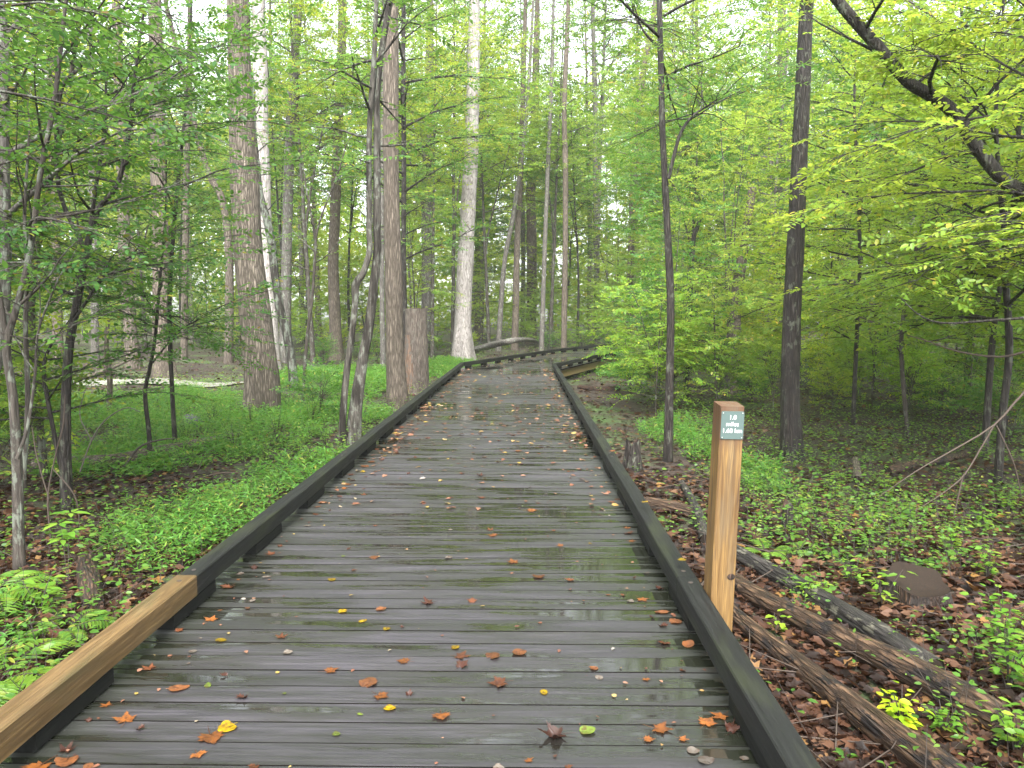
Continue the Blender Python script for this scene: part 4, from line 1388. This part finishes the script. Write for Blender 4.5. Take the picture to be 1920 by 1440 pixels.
def build_undergrowth():
    rng = np.random.default_rng(23)
    mb = MB()
    x, y = scatter(rng, 21000, 2.0, 46, 1.15, .78)
    g = vnoise(x * .55 + 3, y * .55, 8) * .6 + vnoise(x * 1.6, y * 1.6, 9) * .4
    strip = (x > .8) & (x < 1.2 + .10 * y) & (y > 3.5) & (y < 22)        # bare litter beside the right kerb
    k = (g > np.where((y > 5.2) & (y < 16), .30, .43)) & ~((x > .9) & (y < 5.2) & (rng.random(len(x)) < .45)) & ~(strip & (rng.random(len(x)) < .86)) & ~((x > .9) & (x < 1.9) & (y < 4.6) & (rng.random(len(x)) < .75))
    k &= ~((x < -1.7) & (y < 10) & (rng.random(len(x)) < .62))
    k &= ~((x > .9) & (x < 2.7) & (y < 4.7) & (rng.random(len(x)) < .7))
    k &= ~((x < -4.5) & (y > 20.5) & (y < 40) & (rng.random(len(x)) < .75))
    x, y = x[k], y[k]
    z = ground_z(x, y)
    n = len(x)
    H = rng.uniform(.05, .30, n) * (1 + .03 * np.minimum(y, 15))
    near = y < 8.5
    m = 9
    A = np.stack([x, y, z], -1)
    ln = rng.normal(0, .3, (n, 2))
    B = A + np.stack([ln[:, 0] * H, ln[:, 1] * H, H], -1)
    nr = y < 14
    fast_tubes(mb, A[nr], B[nr], .0022, .0012, 1)
    ls = rng.uniform(.018, .050, n) * (1 + .028 * y)
    ph = rng.random(n) * 6.283
    for j in range(m):
        t = .35 + .65 * (j + rng.random(n)) / m
        a = ph + j * 2.4 + rng.normal(0, .3, n)
        out = np.stack([np.cos(a), np.sin(a), rng.uniform(-.15, .35, n)], -1)
        P = A + (B - A) * t[:, None] + out * (rng.uniform(.02, .10, n) * (H / .2))[:, None]
        nn = UP + rng.normal(0, .42, (n, 3))
        for mask, kind in ((near, LEAF_A), (~near, LEAF_B)):
            add_leaves(mb, P[mask], out[mask], nn[mask], ls[mask] * rng.uniform(.7, 1.2, mask.sum()), .55, kind, 0)
    o = mb.build("undergrowth", [M_LEAF2, M_TWIG])
    o.color = (.55, .76, .80, 1)
    tag(o, "low green seedlings and herbs covering the forest floor", "undergrowth", kind="stuff")


build_undergrowth()


# single plants near the boardwalk
def fern(px, py, size, fronds, label, seed, color=(1, 1, 1), az=None):
    rng = np.random.default_rng(seed)
    b = on_ground(px, py)
    root = empty("fern", tuple(b)); tag(root, label, "fern")
    for f in range(fronds):
        a = (f / fronds * 6.283 + rng.normal(0, .25)) if az is None else rng.uniform(*az)
        L = size * rng.uniform(.8, 1.15); n = 17
        t = np.linspace(0, 1, n)
        out = L * t * (1 - .12 * t); up = L * (.75 * t - .62 * t * t)
        P = np.stack([np.cos(a) * out, np.sin(a) * out, up], -1)
        mb = MB()
        tube(mb, P, np.linspace(.004, .0012, n), 4, 1)
        T = norm(np.gradient(P, axis=0)); S = norm(np.cross(UP, T)); Nn = np.cross(T, S)
        for sgn in (-1, 1):
            idx = np.arange(3, n)
            ll = L * .30 * np.sin(np.pi * np.clip(.16 + .84 * (1 - t[idx]), 0, 1)) ** .8 + .01
            dd = norm(S[idx] * sgn + T[idx] * .45 - UP * .12)
            add_leaves(mb, P[idx], dd, Nn[idx] + rng.normal(0, .1, (len(idx), 3)), ll, .17, LEAF_A, 0)
        o = mb.build("frond", [M_LEAF2, M_TWIG], root); o.color = (*color, 1)


def seedling(px, py, H, nst, k, leaf, label, seed, color=(1, 1, 1), whorl=False, width=.55, mat=None):
    rng = np.random.default_rng(seed)
    b = on_ground(px, py)
    root = empty("seedling", tuple(b)); tag(root, label, "plant")
    st, lf = MB(), MB()
    for s in range(nst):
        a = rng.random() * 6.28; ln = rng.uniform(.1, .55) if nst > 1 else .12
        hh = H * rng.uniform(.65, 1.05)
        P = resample([(0, 0, 0), (math.cos(a) * ln * hh * .4, math.sin(a) * ln * hh * .4, hh * .55), (math.cos(a) * ln * hh, math.sin(a) * ln * hh, hh)], 8)
        tube(st, P, np.linspace(.0035, .0015, 8), 5, 0)
        if whorl:
            for lev in (5, 7):
                aa = np.arange(5) / 5 * 6.283 + rng.random()
                out = np.stack([np.cos(aa), np.sin(aa), rng.uniform(-.2, .15, 5)], -1)
                add_leaves(lf, np.repeat(P[lev][None], 5, 0) + out * .012, out, np.repeat(UP[None], 5, 0) + rng.normal(0, .15, (5, 3)), leaf * rng.uniform(.75, 1.15, 5), width, LEAF_A, 0)
        else:
            t = np.linspace(.25, 1, k)
            Q = np.stack([np.interp(t, np.linspace(0, 1, 8), P[:, c]) for c in range(3)], -1)
            aa = np.arange(k) * 2.6 + rng.normal(0, .3, k)
            out = np.stack([np.cos(aa), np.sin(aa), rng.uniform(-.25, .2, k)], -1)
            add_leaves(lf, Q + out * .02, out, UP + rng.normal(0, .2, (k, 3)), leaf * rng.uniform(.7, 1.15, k), width, LEAF_A, 0)
    st.build("stem", M_TWIG, root)
    o = lf.build("foliage", mat or M_LEAF2, root); o.color = (*color, 1)


fern(-20, 1130, .50, 7, "pale green fern at the left edge above the fresh tan kerb", 61, (.72, .86, .7))
fern(-10, 1290, .46, 6, "bright fern lowest at the left edge by the fresh tan kerb", 62, (.78, .88, .66))
fern(120, 1190, .30, 5, "small fern beside the reddish rotten log end", 63, (.7, .85, .75))
fern(425, 925, .34, 6, "lone light fern frond clump in the grass by the left kerb", 64, (.9, 1.0, .85))
fern(1435, 1040, .27, 7, "fern with arching fronds just right of the distance post", 65, (.75, .9, .85))
fern(1500, 1035, .22, 6, "smaller fern next to the arching one right of the distance post", 66, (.7, .88, .85))
seedling(128, 1100, .52, 2, 7, .115, "broad leaved seedling with whorled leaves by the reddish rotten log", 67, (.8, 1.0, .85), True, .42)
seedling(75, 1160, .30, 3, 7, .075, "round leaved seedling low beside the left edge stems", 68, (.85, 1.05, .85), width=.7)
seedling(1690, 1375, .20, 9, 9, .050, "yellow green seedling clump between the two front logs", 69, (1.9, 1.65, .55))
seedling(1770, 1385, .17, 9, 9, .036, "dark green small leaved seedling in front of the ridged log", 70, (.75, .95, .8))
seedling(1455, 1190, .13, 3, 6, .055, "tiny bright seedling sprouting between log and post", 71, (1.3, 1.3, .7))
seedling(1520, 1130, .15, 4, 6, .075, "five leaved plant behind the lichened grey log", 72, (.95, 1.1, .85), True, .34)
seedling(1655, 1140, .26, 4, 8, .070, "upright light green plant left of the sawn stump", 73, (1.0, 1.1, .85), width=.36)
seedling(1890, 1300, .34, 9, 9, .058, "leafy clump at the right edge beside the ridged log end", 74, (.8, 1.0, .85))
seedling(1880, 1230, .38, 9, 9, .050, "round leaved clump above the ridged log near the right edge", 75, (.8, 1.05, .85), width=.7)
seedling(1905, 1420, .26, 8, 8, .055, "leafy clump in the lower right corner", 76, (.95, 1.1, .8))
seedling(1440, 920, .30, 6, 8, .055, "light green seedling clump behind the distance post", 77, (1.0, 1.15, .85))
seedling(1600, 1100, .22, 6, 8, .05, "bushy seedling between the grey log and the sawn stump", 78, (.85, 1.05, .85))
seedling(560, 860, .30, 8, 9, .06, "dark leafy clump at the foot of the forked pair", 79, (.75, 1.0, .8))
for i, (px, py) in enumerate(((1565, 1015), (1640, 1010), (1700, 985), (1780, 1040), (1850, 1090), (1560, 930), (1660, 935), (1840, 1000), (1890, 960), (1500, 965))):
    seedling(px, py, .26, 7, 8, .055, "knee high green seedling in the open patch right of the post", 90 + i, (.85, 1.05, .85), width=.5)
    bpy.data.objects["seedling.%03d" % (13 + i)]["group"] = "green seedlings right of the post"


# ------------------------------------------------------------------ logs, stones, dead branches
def log(name, pts, radii, bark, label, seed, lift=.75, cap=None, cat="log", sides=26, rough=.10, dz=None):
    P = []
    for i, (px, py) in enumerate(pts):
        r = radii[i]
        p = on_ground(px, py)
        d = ray(px, py)
        # the pixel is on the log's axis: step back along the ray to its height
        h = r * lift + (dz[i] if dz else 0)
        s = (p.z + h - EYE) / d.z
        P.append(np.array([d.x * s, d.y * s, p.z + h]))
    c = P[0].copy()
    rot = Vector(P[-1] - P[0]).to_track_quat('Z', 'Y')
    iv = np.array(rot.to_matrix())          # rows of the inverse = columns: local = world @ rot
    P = [c + (p - c) @ iv for p in P]
    n = max(14, int(sum(np.linalg.norm(P[i + 1] - P[i]) for i in range(len(P) - 1)) / .05))
    Q = resample([p - c for p in P], n)
    r = np.interp(np.linspace(0, 1, n), np.linspace(0, 1, len(radii)), radii)
    root = empty(name, tuple(c)); tag(root, label, cat)
    root.rotation_euler = rot.to_euler()
    mb = MB()
    tube(mb, Q, r, sides, 0, rough=rough, seed=seed, caps=(False, False))
    mb.build("bark", bark, root)
    for e, sgn in ((0, -1), (-1, 1)):
        mb = MB()
        T = norm(Q[1] - Q[0]) if e == 0 else norm(Q[-1] - Q[-2])
        tube(mb, [Q[e] - T * sgn * .02, Q[e] + T * sgn * .004], [r[e] * .93, r[e] * .9], 20, 0, rough=rough * .5, seed=seed, caps=(sgn < 0 and False, True))
        mb.build("cut_end", cap or M_CUT, root)
    return root


log("fallen_log", [(1330, 1110), (1395, 1168), (1470, 1225), (1560, 1296), (1660, 1372), (1770, 1450), (1860, 1530)], [.048, .052, .058, .064, .070, .076, .076], M_BARK_LOG,
    "smooth brown log lying nearest the right kerb", 81, rough=.14)
log("fallen_log", [(1345, 1068), (1420, 1120), (1550, 1185), (1690, 1250), (1800, 1308), (1878, 1352)], [.060, .067, .074, .078, .078, .070], M_BARK_LOG,
    "ridged brown log in the middle of the three beside the post", 82, rough=.10, cap=M_ROT)
log("fallen_log", [(1345, 1014), (1405, 1052), (1505, 1106), (1608, 1166), (1690, 1220), (1752, 1256)], [.062, .068, .070, .068, .066, .058], M_BARK_LOGGREY,
    "dark grey lichened log, rearmost of the three beside the post", 83, rough=.16)
log("fallen_log", [(1212, 943), (1260, 952), (1308, 964)], [.062, .064, .060], M_BARK_LOG, "short brown log lying across the litter beside the right kerb", 84)
log("fallen_branch", [(1278, 905), (1296, 935), (1312, 970), (1322, 1012)], [.035, .045, .048, .045], M_BARK_LOGGREY, "mottled grey branch crossing the short brown log", 85, lift=1.4, cat="branch")
log("fallen_log", [(1664, 884), (1720, 870), (1768, 862), (1815, 850)], [.062, .06, .058, .05], M_BARK_LOG, "weathered log lying in the open patch before the right stems", 86)
log("fallen_log", [(1604, 862), (1606, 880), (1608, 900)], [.045, .05, .05], M_BARK_TAN, "short tan log pointing this way left of the weathered log", 87)
log("rotten_log", [(160, 1052), (166, 1090), (174, 1136)], [.060, .068, .062], M_ROT, "reddish rotten log end in the plants by the fresh tan kerb", 88, cap=M_ROT, rough=.25)
log("fallen_log", [(60, 872), (140, 866), (220, 862), (300, 846), (345, 838), (400, 828), (445, 818)], [.06, .07, .075, .08, .08, .075, .06], M_BARK_TAN, "long pale brown log behind the thin crooked sapling", 89, lift=1.3)
log("fallen_branch", [(130, 712), (190, 698), (250, 672)], [.05, .05, .03], M_BARK_TAN, "bent fallen branch beyond the creek", 91, lift=2.0, cat="branch", dz=[0, .1, .4])
log("fallen_tree", [(885, 657), (920, 648), (955, 640), (985, 637), (1010, 640)], [.16, .16, .14, .11, .08], M_BARK_GREY, "bowed fallen trunk lying behind the poles past the bend", 92, lift=1.0, dz=[0, .2, .5, .5, .1])
log("fallen_branch", [(1262, 735), (1300, 726), (1332, 722)], [.03, .04, .03], M_BARK_DARK, "dark fallen branch right of the slim dark tree", 93, cat="branch", lift=2, dz=[0, .1, .15])
log("fallen_log", [(1085, 726), (1125, 730), (1162, 728)], [.06, .08, .08], M_ROT, "dark rotten log in the litter near the far right kerb", 94, cap=M_REDWOOD)


def dead_branch(name, lines, label, mat=None):
    base = np.array(at(*lines[0][0][0], lines[0][1]))
    root = empty(name, tuple(base)); tag(root, label, "branch")
    mb = MB()
    for pts, dist, ws in lines:
        ds = dist if isinstance(dist, (list, tuple)) else [dist] * len(pts)
        P = resample([np.array(at(px, py, dd)) - base for (px, py), dd in zip(pts, ds)], 16)
        r = np.interp(np.linspace(0, 1, 16), np.linspace(0, 1, len(ws)), [w / 2 * ds[0] / FPX for w in ws])
        tube(mb, P, r, 6, 0, rough=.1)
    mb.build("twigs", mat or M_TWIG_PALE, root)


dead_branch("dead_branch", [([(2010, 660), (1920, 736), (1864, 797), (1776, 850), (1720, 882), (1648, 931)], 6.2, [5, 5, 4, 3, 2.2, 1.5]),
                            ([(1864, 797), (1837, 844), (1805, 894), (1760, 930), (1715, 958)], 6.2, [4, 3.5, 3, 2, 1.5]),
                            ([(1805, 894), (1797, 930), (1788, 970)], 6.2, [3, 3, 2]),
                            ([(1868, 797), (1896, 856), (1907, 890), (1916, 935)], 6.2, [3, 2.5, 2, 1.5])],
            "bare tan dead branch forking down from the right edge")
dead_branch("dead_branch", [([(1990, 640), (1920, 660), (1872, 669), (1800, 660), (1740, 640), (1700, 628)], 8.6, [6, 5, 4.5, 3.5, 2.5, 2])],
            "single bare twig reaching in from the right edge above the forked dead branch")
dead_branch("bramble", [([(95, 1010), (90, 930), (105, 850), (118, 800), (122, 740)], 6.2, [4, 4, 3, 3, 2]), ([(92, 935), (70, 860), (60, 800)], 6.2, [3, 2.5, 2]),
                        ([(100, 880), (140, 930), (150, 990)], 6.2, [3, 2.5, 2])], "tangle of pale dead canes between the left thicket stems")


def boulder():
    p = on_ground(356, 800)
    rng = np.random.default_rng(5)
    mb = MB(); n, s = 12, 18
    V = []
    for i in range(n + 1):
        th = math.pi * i / n
        for j in range(s):
            a = j / s * 6.283
            r = .19 * (1 + .35 * (float(vnoise(np.array(math.cos(a) * 1.6 + 3), np.array(math.sin(a) * 1.6 + th * 1.3), 5)) - .5))
            V.append((1.25 * r * math.sin(th) * math.cos(a), r * math.sin(th) * math.sin(a), .8 * r * math.cos(th)))
    idx = np.arange((n + 1) * s).reshape(n + 1, s)
    q = np.stack([idx[:-1], idx[1:], np.roll(idx[1:], -1, 1), np.roll(idx[:-1], -1, 1)], -1).reshape(-1, 4)
    mb.add(V, [q])
    o = mb.build("stone", bark_mat("grey_stone", (.07, .07, .075), (.20, .20, .21), .4), loc=(p.x, p.y, p.z + .05))
    tag(o, "dark grey stone half hidden in the bright grass", "stone")


boulder()


def tarp():
    p = at(272, 556, 52)
    mb = MB(); n, k = 14, 8
    V = []
    for i in range(n + 1):
        for j in range(k + 1):
            u, v = i / n - .5, j / k
            V.append((u * .62, .22 * (v - .5) + .03 * math.sin(u * 11), .12 * (1 - abs(2 * v - 1)) + .025 * math.sin(u * 9 + v * 4)))
    idx = np.arange((n + 1) * (k + 1)).reshape(n + 1, k + 1)
    q = np.stack([idx[:-1, :-1], idx[1:, :-1], idx[1:, 1:], idx[:-1, 1:]], -1).reshape(-1, 4)
    root = empty("tarpaulin", (p.x, p.y, ground_z(p.x, p.y)))
    tag(root, "small bright blue sheet glimpsed far off between trunks on the left", "tarpaulin")
    h = p.z - ground_z(p.x, p.y)
    o = mb.build("sheet", flat_mat("blue_sheet", (.02, .28, .50), .4), root, loc=(0, 0, h))
    sm = o.modifiers.new("thickness", 'SOLIDIFY'); sm.thickness = .008
    for sx in (-.28, .28):
        mb = MB(); tube(mb, [(sx, 0, -.05), (sx, 0, h + .11)], .02, 8)
        mb.build("pole", M_TWIG, root)


tarp()

# ------------------------------------------------------------------ fallen leaves on the boards
def star_outline(lobes=5, deep=.42, seed=0):
    rng = np.random.default_rng(seed)
    pts = []
    angs = np.radians(np.linspace(-128, 128, lobes))
    lens = {5: [.62, .86, 1.0, .86, .62]}.get(lobes, [1] * lobes)
    for i, (a, l) in enumerate(zip(angs, lens)):
        l = l * rng.uniform(.9, 1.08)
        if i > 0:
            m = (angs[i] + angs[i - 1]) / 2
            pts.append((m, deep * rng.uniform(.85, 1.1)))
        j = lambda: rng.uniform(.93, 1.07)
        pts += [(a - .27, l * .66 * j()), (a - .20, l * .60 * j()), (a - .15, l * .80 * j()), (a - .07, l * .76 * j()), (a, l),
                (a + .07, l * .76 * j()), (a + .15, l * .80 * j()), (a + .20, l * .60 * j()), (a + .27, l * .66 * j())]
    pts.append((math.pi, .14))
    return [(r * math.cos(a), r * math.sin(a)) for a, r in pts]


def oval_outline(w=.32, seed=0):
    rng = np.random.default_rng(seed)
    pts = []
    for i in range(18):
        t = i / 18 * 6.283
        x = math.cos(t); y = math.sin(t) * w * (1.1 - .35 * x) * (1 + .05 * rng.normal())
        pts.append((x * .5, y))
    return pts


def fallen_leaf_mesh(outline, curl, seed, stalk=.5):
    rng = np.random.default_rng(seed)
    mb = MB()
    o = np.array(outline)
    ring = np.concatenate([o * .5, o])
    n = len(o)
    def lift(p):
        x, y = p[:, 0], p[:, 1]
        return curl * (.55 * y * y + .40 * np.maximum(x, 0) ** 2 + .12 * np.sin(x * 5 + seed) * np.cos(y * 4)) + .02
    V = np.vstack([[[0, 0]], ring])
    Z = lift(V)
    V = np.column_stack([V, Z])
    j = np.arange(n); k = np.roll(j, -1)
    mb.add(V, [np.stack([np.zeros(n, int), 1 + j, 1 + k], -1), np.stack([1 + j, 1 + n + j, 1 + n + k, 1 + k], -1)], 0)
    if stalk:
        x0 = o[:, 0].min() * .6
        a = rng.uniform(-.5, .5)
        P = resample([(x0 * .3, 0, .025), (x0, 0, .03), (x0 - stalk * .5, stalk * .2 * a, .05), (x0 - stalk, stalk * .6 * a, .03 + .1 * abs(a))], 7)
        tube(mb, P, np.linspace(.022, .012, 7), 4, 0)
    return mb


def leaf_colour(name, c, v=.35):
    m = leaf_mat(name, [(0, tuple(x * (1 - v) for x in c)), (1, tuple(min(1, x * (1 + v)) for x in c))], c, .15, .45, .35)
    g = NT(m.node_tree)           # brown blotches and paler veins
    b = next(n for n in m.node_tree.nodes if n.type == 'BSDF_PRINCIPLED')
    src = b.inputs['Base Color'].links[0].from_socket
    tc = g.n("ShaderNodeTexCoord"); oi = g.n("ShaderNodeObjectInfo")
    va = g.n("ShaderNodeVectorMath"); va.operation = 'ADD'
    g.l(tc.outputs['Object'], va.inputs[0]); g.l(oi.outputs['Location'], va.inputs[1])
    n1 = g.noise(va.outputs[0], 2.6, 5, .65)
    c1 = g.mix(src, (.05, .022, .012), g.ramp([(.46, (0, 0, 0)), (.62, (.8, .8, .8))], n1.outputs[0]).outputs[0])
    hue = g.n("ShaderNodeHueSaturation"); g.l(c1, hue.inputs['Color'])
    g.l(g.math('ADD', g.math('MULTIPLY', oi.outputs['Random'], 0.6), .55), hue.inputs['Value'])
    hue.inputs['Saturation'].default_value = 1.08
    g.l(hue.outputs[0], b.inputs['Base Color'])
    return m


KINDS = []
for nm, oc, cl, colr, phrase, stalk, sz in (
        ("star", 0, .22, (.185, .072, .026), "orange star shaped leaf lying flat on the wet boards", .7, (.045, .068)),
        ("star", 0, 1.1, (.045, .017, .011), "curled dark red brown leaf standing up from the boards", .6, (.040, .060)),
        ("oval", 1, .35, (.135, .057, .026), "oval orange brown leaf lying on the boards", .3, (.055, .09)),
        ("oval", 1, .30, (.22, .15, .016), "oval yellow leaf lying on the boards", .35, (.045, .075)),
        ("oval", 1, .30, (.09, .13, .026), "oval green leaf lying on the boards", .2, (.04, .06)),
        ("oval", 1, .25, (.125, .11, .092), "pale grey underside of a leaf on the boards", .25, (.03, .055)),
        ("star", 0, .5, (.105, .041, .021), "reddish brown lobed leaf with raised tips on the boards", .5, (.04, .06))):
    m = leaf_colour("leaf_" + phrase.split()[0] + "_" + phrase.split()[1], colr)
    ms = []
    for sd in range(5):
        ol = star_outline(5, .40 + .06 * sd, sd) if oc == 0 else oval_outline(.28 + .06 * sd, sd)
        ms.append(fallen_leaf_mesh(ol, cl * (.7 + .25 * sd), sd + 3, stalk).mesh("fallen_leaf", [m]))
    KINDS.append((ms, phrase, sz, m, cl, oc, stalk))

GROUPS = ["flat orange star leaves on the boards", "curled dark leaves on the boards", "oval orange brown leaves on the boards", "yellow leaves on the boards",
          "green leaves on the boards", "pale grey leaves on the boards", "reddish brown lobed leaves on the boards"]
lrng = random.Random(5)


def drop_leaf(kind, x, y, z, size=None, label=None, rz=None):
    ms, phrase, sz, m, cl, oc, st_ = KINDS[kind]
    o = bpy.data.objects.new("fallen_leaf", lrng.choice(ms))
    COL.objects.link(o)
    s = size or lrng.uniform(*sz)
    o.scale = (s, s * lrng.uniform(.85, 1.1), s)
    o.location = (x, y, z)
    o.rotation_euler = (lrng.gauss(0, .04), lrng.gauss(0, .04), lrng.uniform(0, 6.28) if rz is None else rz)
    if label: tag(o, label, "leaf")
    else: tag(o, phrase, "leaf", GROUPS[kind])


SPECIAL = [(0, 395, 1380, .075, "large orange star leaf with upright stalk near the bottom left boards"), (3, 425, 1365, .07, "mottled orange yellow leaf overlapping the large star leaf"),
           (1, 1045, 1378, .085, "big curled brown leaf standing up over a wet patch near the bottom"), (2, 692, 1280, .075, "smooth orange leaf lying in the middle of the front boards"),
           (3, 730, 1328, .050, "bright yellow crinkled leaf on the front boards"), (3, 1020, 1298, .045, "greenish yellow leaf on the middle front boards"),
           (6, 940, 1280, .070, "crumpled brown leaf right of the smooth orange leaf"), (0, 1235, 1366, .065, "pointed orange star leaf near the right kerb at the front"),
           (0, 1325, 1356, .060, "orange leaf against the front right kerb block"), (0, 1352, 1342, .055, "small orange star leaf touching the front right kerb"),
           (6, 430, 1100, .070, "reddish folded leaf by the end of the fresh tan kerb"), (3, 415, 1200, .055, "long yellow leaf with a thin stalk on the left boards"),
           (1, 805, 1130, .060, "curled brown leaf over a shiny wet patch in the middle"), (2, 715, 1142, .055, "oval russet leaf left of the curled brown one"),
           (0, 395, 1162, .055, "orange leaf with raised tip near the left kerb"), (3, 622, 1087, .050, "yellow oak shaped leaf on the left middle boards"),
           (4, 390, 1284, .045, "fresh green leaf on the left front boards"), (4, 630, 1376, .030, "tiny bright green leaf near the bottom"),
           (0, 235, 1350, .065, "flat orange leaf near the bottom left corner"), (0, 75, 1436, .075, "orange leaf in the very bottom left corner"),
           (5, 1300, 1407, .045, "pale silvery leaf near the bottom right kerb"), (5, 1322, 1425, .050, "grey green leaf lowest beside the right kerb"),
           (0, 712, 1304, .055, "orange star leaf just below the smooth orange leaf"), (6, 862, 1230, .060, "dark red pair of leaf halves in the middle"), (2, 925, 1230, .060, "orange oval leaf beside the dark red halves"),
           (1, 865, 1250, .050, "grey curled leaf below the dark red halves"), (0, 760, 1240, .045, "orange star leaf with a long pale stalk")]
used = []
for k, px, py, s, lab in SPECIAL:
    p = on_ground(px, py, .004)
    drop_leaf(k, p.x, p.y, .003, s, lab)
    used.append((p.x, p.y))
n_left = 262
while n_left > 0:
    u = lrng.random()
    y = 2.45 + (15.5 - 2.45) * u ** 1.15
    x = CX + lrng.uniform(-1, 1) * (HALF - .12)
    if lrng.random() < .38: x = CX + lrng.choice((-1, 1)) * (HALF - .06 - abs(lrng.gauss(0, .16)))
    if any((x - a) ** 2 + (y - b) ** 2 < .07 ** 2 for a, b in used): continue
    used.append((x, y))
    k = lrng.choices(range(7), (20, 14, 20, 5, 3, 14, 26))[0]
    drop_leaf(k, x, y, .003, lrng.uniform(*KINDS[k][2]) * lrng.choice((.4, .6, .8, 1)))
    n_left -= 1
for px, py, k, lab in ((1232, 942, 3, "yellow leaf stuck on the right kerb top"), (1163, 846, 0, "pink orange leaf lying on the right kerb top beside the rotten stump"), (1270, 1050, 3, "thin yellowish leaf on the right kerb top by the joint")):
    d = ray(px, py); s = (.232 - EYE) / d.z
    drop_leaf(k, CX + HALF, d.y * s, .233, .05, lab)


def far_deck_leaves():
    rng = np.random.default_rng(31)
    mb = MB()
    n = 1000
    pos, sizes = [], []
    for i in range(n):
        seg = rng.choice(3, p=(.62, .24, .14))
        a, b = NODES[seg], NODES[seg + 1]
        d = norm(b - a); nn = np.array([d[1], -d[0]]); L = np.linalg.norm(b - a)
        s = rng.uniform(10.5, L) if seg == 0 else rng.uniform(0.5, L)
        o = rng.uniform(-1, 1) if rng.random() < .6 else rng.choice((-1, 1)) * (1 - abs(rng.normal(0, .12)))
        p = a + d * s + nn * o * (HALF - .09)
        pos.append((p[0], p[1], .012)); sizes.append(rng.uniform(.04, .10))
    for i in range(260):              # crumbs and little leaves nearer by
        y = 2.5 + 9 * rng.random() ** 1.2
        o = rng.uniform(-1, 1) if rng.random() < .55 else rng.choice((-1, 1)) * (1 - abs(rng.normal(0, .13)))
        pos.append((CX + o * (HALF - .07), y, .007)); sizes.append(rng.uniform(.006, .030))
    for i in range(300):              # the smaller leaves of the middle stretch
        y = rng.uniform(6.0, 13.0)
        o = rng.uniform(-1, 1) if rng.random() < .55 else rng.choice((-1, 1)) * (1 - abs(rng.normal(0, .13)))
        pos.append((CX + o * (HALF - .09), y, .010)); sizes.append(rng.uniform(.03, .075))
    P = np.array(pos); m = len(P)
    aa = rng.random(m) * 6.283
    add_leaves(mb, P, np.stack([np.cos(aa), np.sin(aa), rng.normal(0, .08, m)], -1), UP + rng.normal(0, .18, (m, 3)), np.array(sizes), .7, LEAF_A, 0)
    o = mb.build("fallen_leaves", leaf_mat("far_fallen_leaf", [(0, (.05, .02, .014)), (.4, (.14, .055, .03)), (.75, (.21, .11, .07)), (.9, (.27, .19, .04)), (1, (.2, .18, .165))], (.3, .15, .05), .12, .4, .5))
    tag(o, "many small brown and orange leaves strewn along the far boards", "leaves", kind="stuff")


far_deck_leaves()


# ------------------------------------------------------------------ the damp air
def haze():
    mb = MB()
    x0, x1, y0, y1, z0, z1 = -262, 262, -62, 430, -3.0, 48.0
    V = [(x0, y0, z0), (x1, y0, z0), (x1, y1, z0), (x0, y1, z0), (x0, y0, z1), (x1, y0, z1), (x1, y1, z1), (x0, y1, z1)]
    mb.add(V, [np.array([[3, 2, 1, 0], [4, 5, 6, 7], [0, 1, 5, 4], [1, 2, 6, 5], [2, 3, 7, 6], [3, 0, 4, 7]])])
    m, nt, out = new_mat("damp_air"); g = NT(nt)
    pv = g.n("ShaderNodeVolumePrincipled")
    pv.inputs['Color'].default_value = (.92, .95, .92, 1)
    pv.inputs['Density'].default_value = HAZE
    g.l(pv.outputs[0], out.inputs['Volume'])
    o = mb.build("haze", m, smooth=False)
    tag(o, "thin damp air that pales the far trees", "haze", kind="stuff")


HAZE = 0.0005
haze()


# ------------------------------------------------------------------ more of the tangle on the left
dead_branch("dead_branch", [([(205, 905), (235, 872), (262, 838), (300, 825), (330, 822)], 9.0, [5, 4.5, 4, 3, 2])], "dark bent dead branch lying under the thin crooked sapling", M_TWIG)
dead_branch("dead_branch", [([(300, 935), (352, 905), (408, 888), (450, 886)], 8.6, [4, 3.5, 3, 2]), ([(352, 905), (372, 880), (380, 860)], 8.6, [2.5, 2, 1.5])],
            "pale dead branch lying between thin sapling and grass patch")
dead_branch("bramble", [([(150, 885), (170, 830), (195, 790), (235, 765), (262, 772)], 7.0, [3, 3, 2.5, 2, 1.5]), ([(172, 826), (150, 780), (158, 735)], 7.0, [2.5, 2, 1.5])],
            "arching dark cane right of the dark forked thicket stem", M_TWIG)
for i, (px, py, h) in enumerate(((470, 812, .55), (520, 835, .5), (585, 800, .55), (610, 845, .4), (440, 850, .45), (540, 775, .6), (400, 800, .5), (350, 835, .45), (590, 880, .35), (500, 880, .35), (640, 770, .5))):
    seedling(px, py, h, 9, 11, .058, "tall leafy weed among the grass by the thick brown trunk", 120 + i, (.55, .82, .72), width=.42)
for o in [o for o in COL.objects if o.get("label", "").startswith("tall leafy weed")]:
    o["group"] = "weeds by the thick brown trunk"
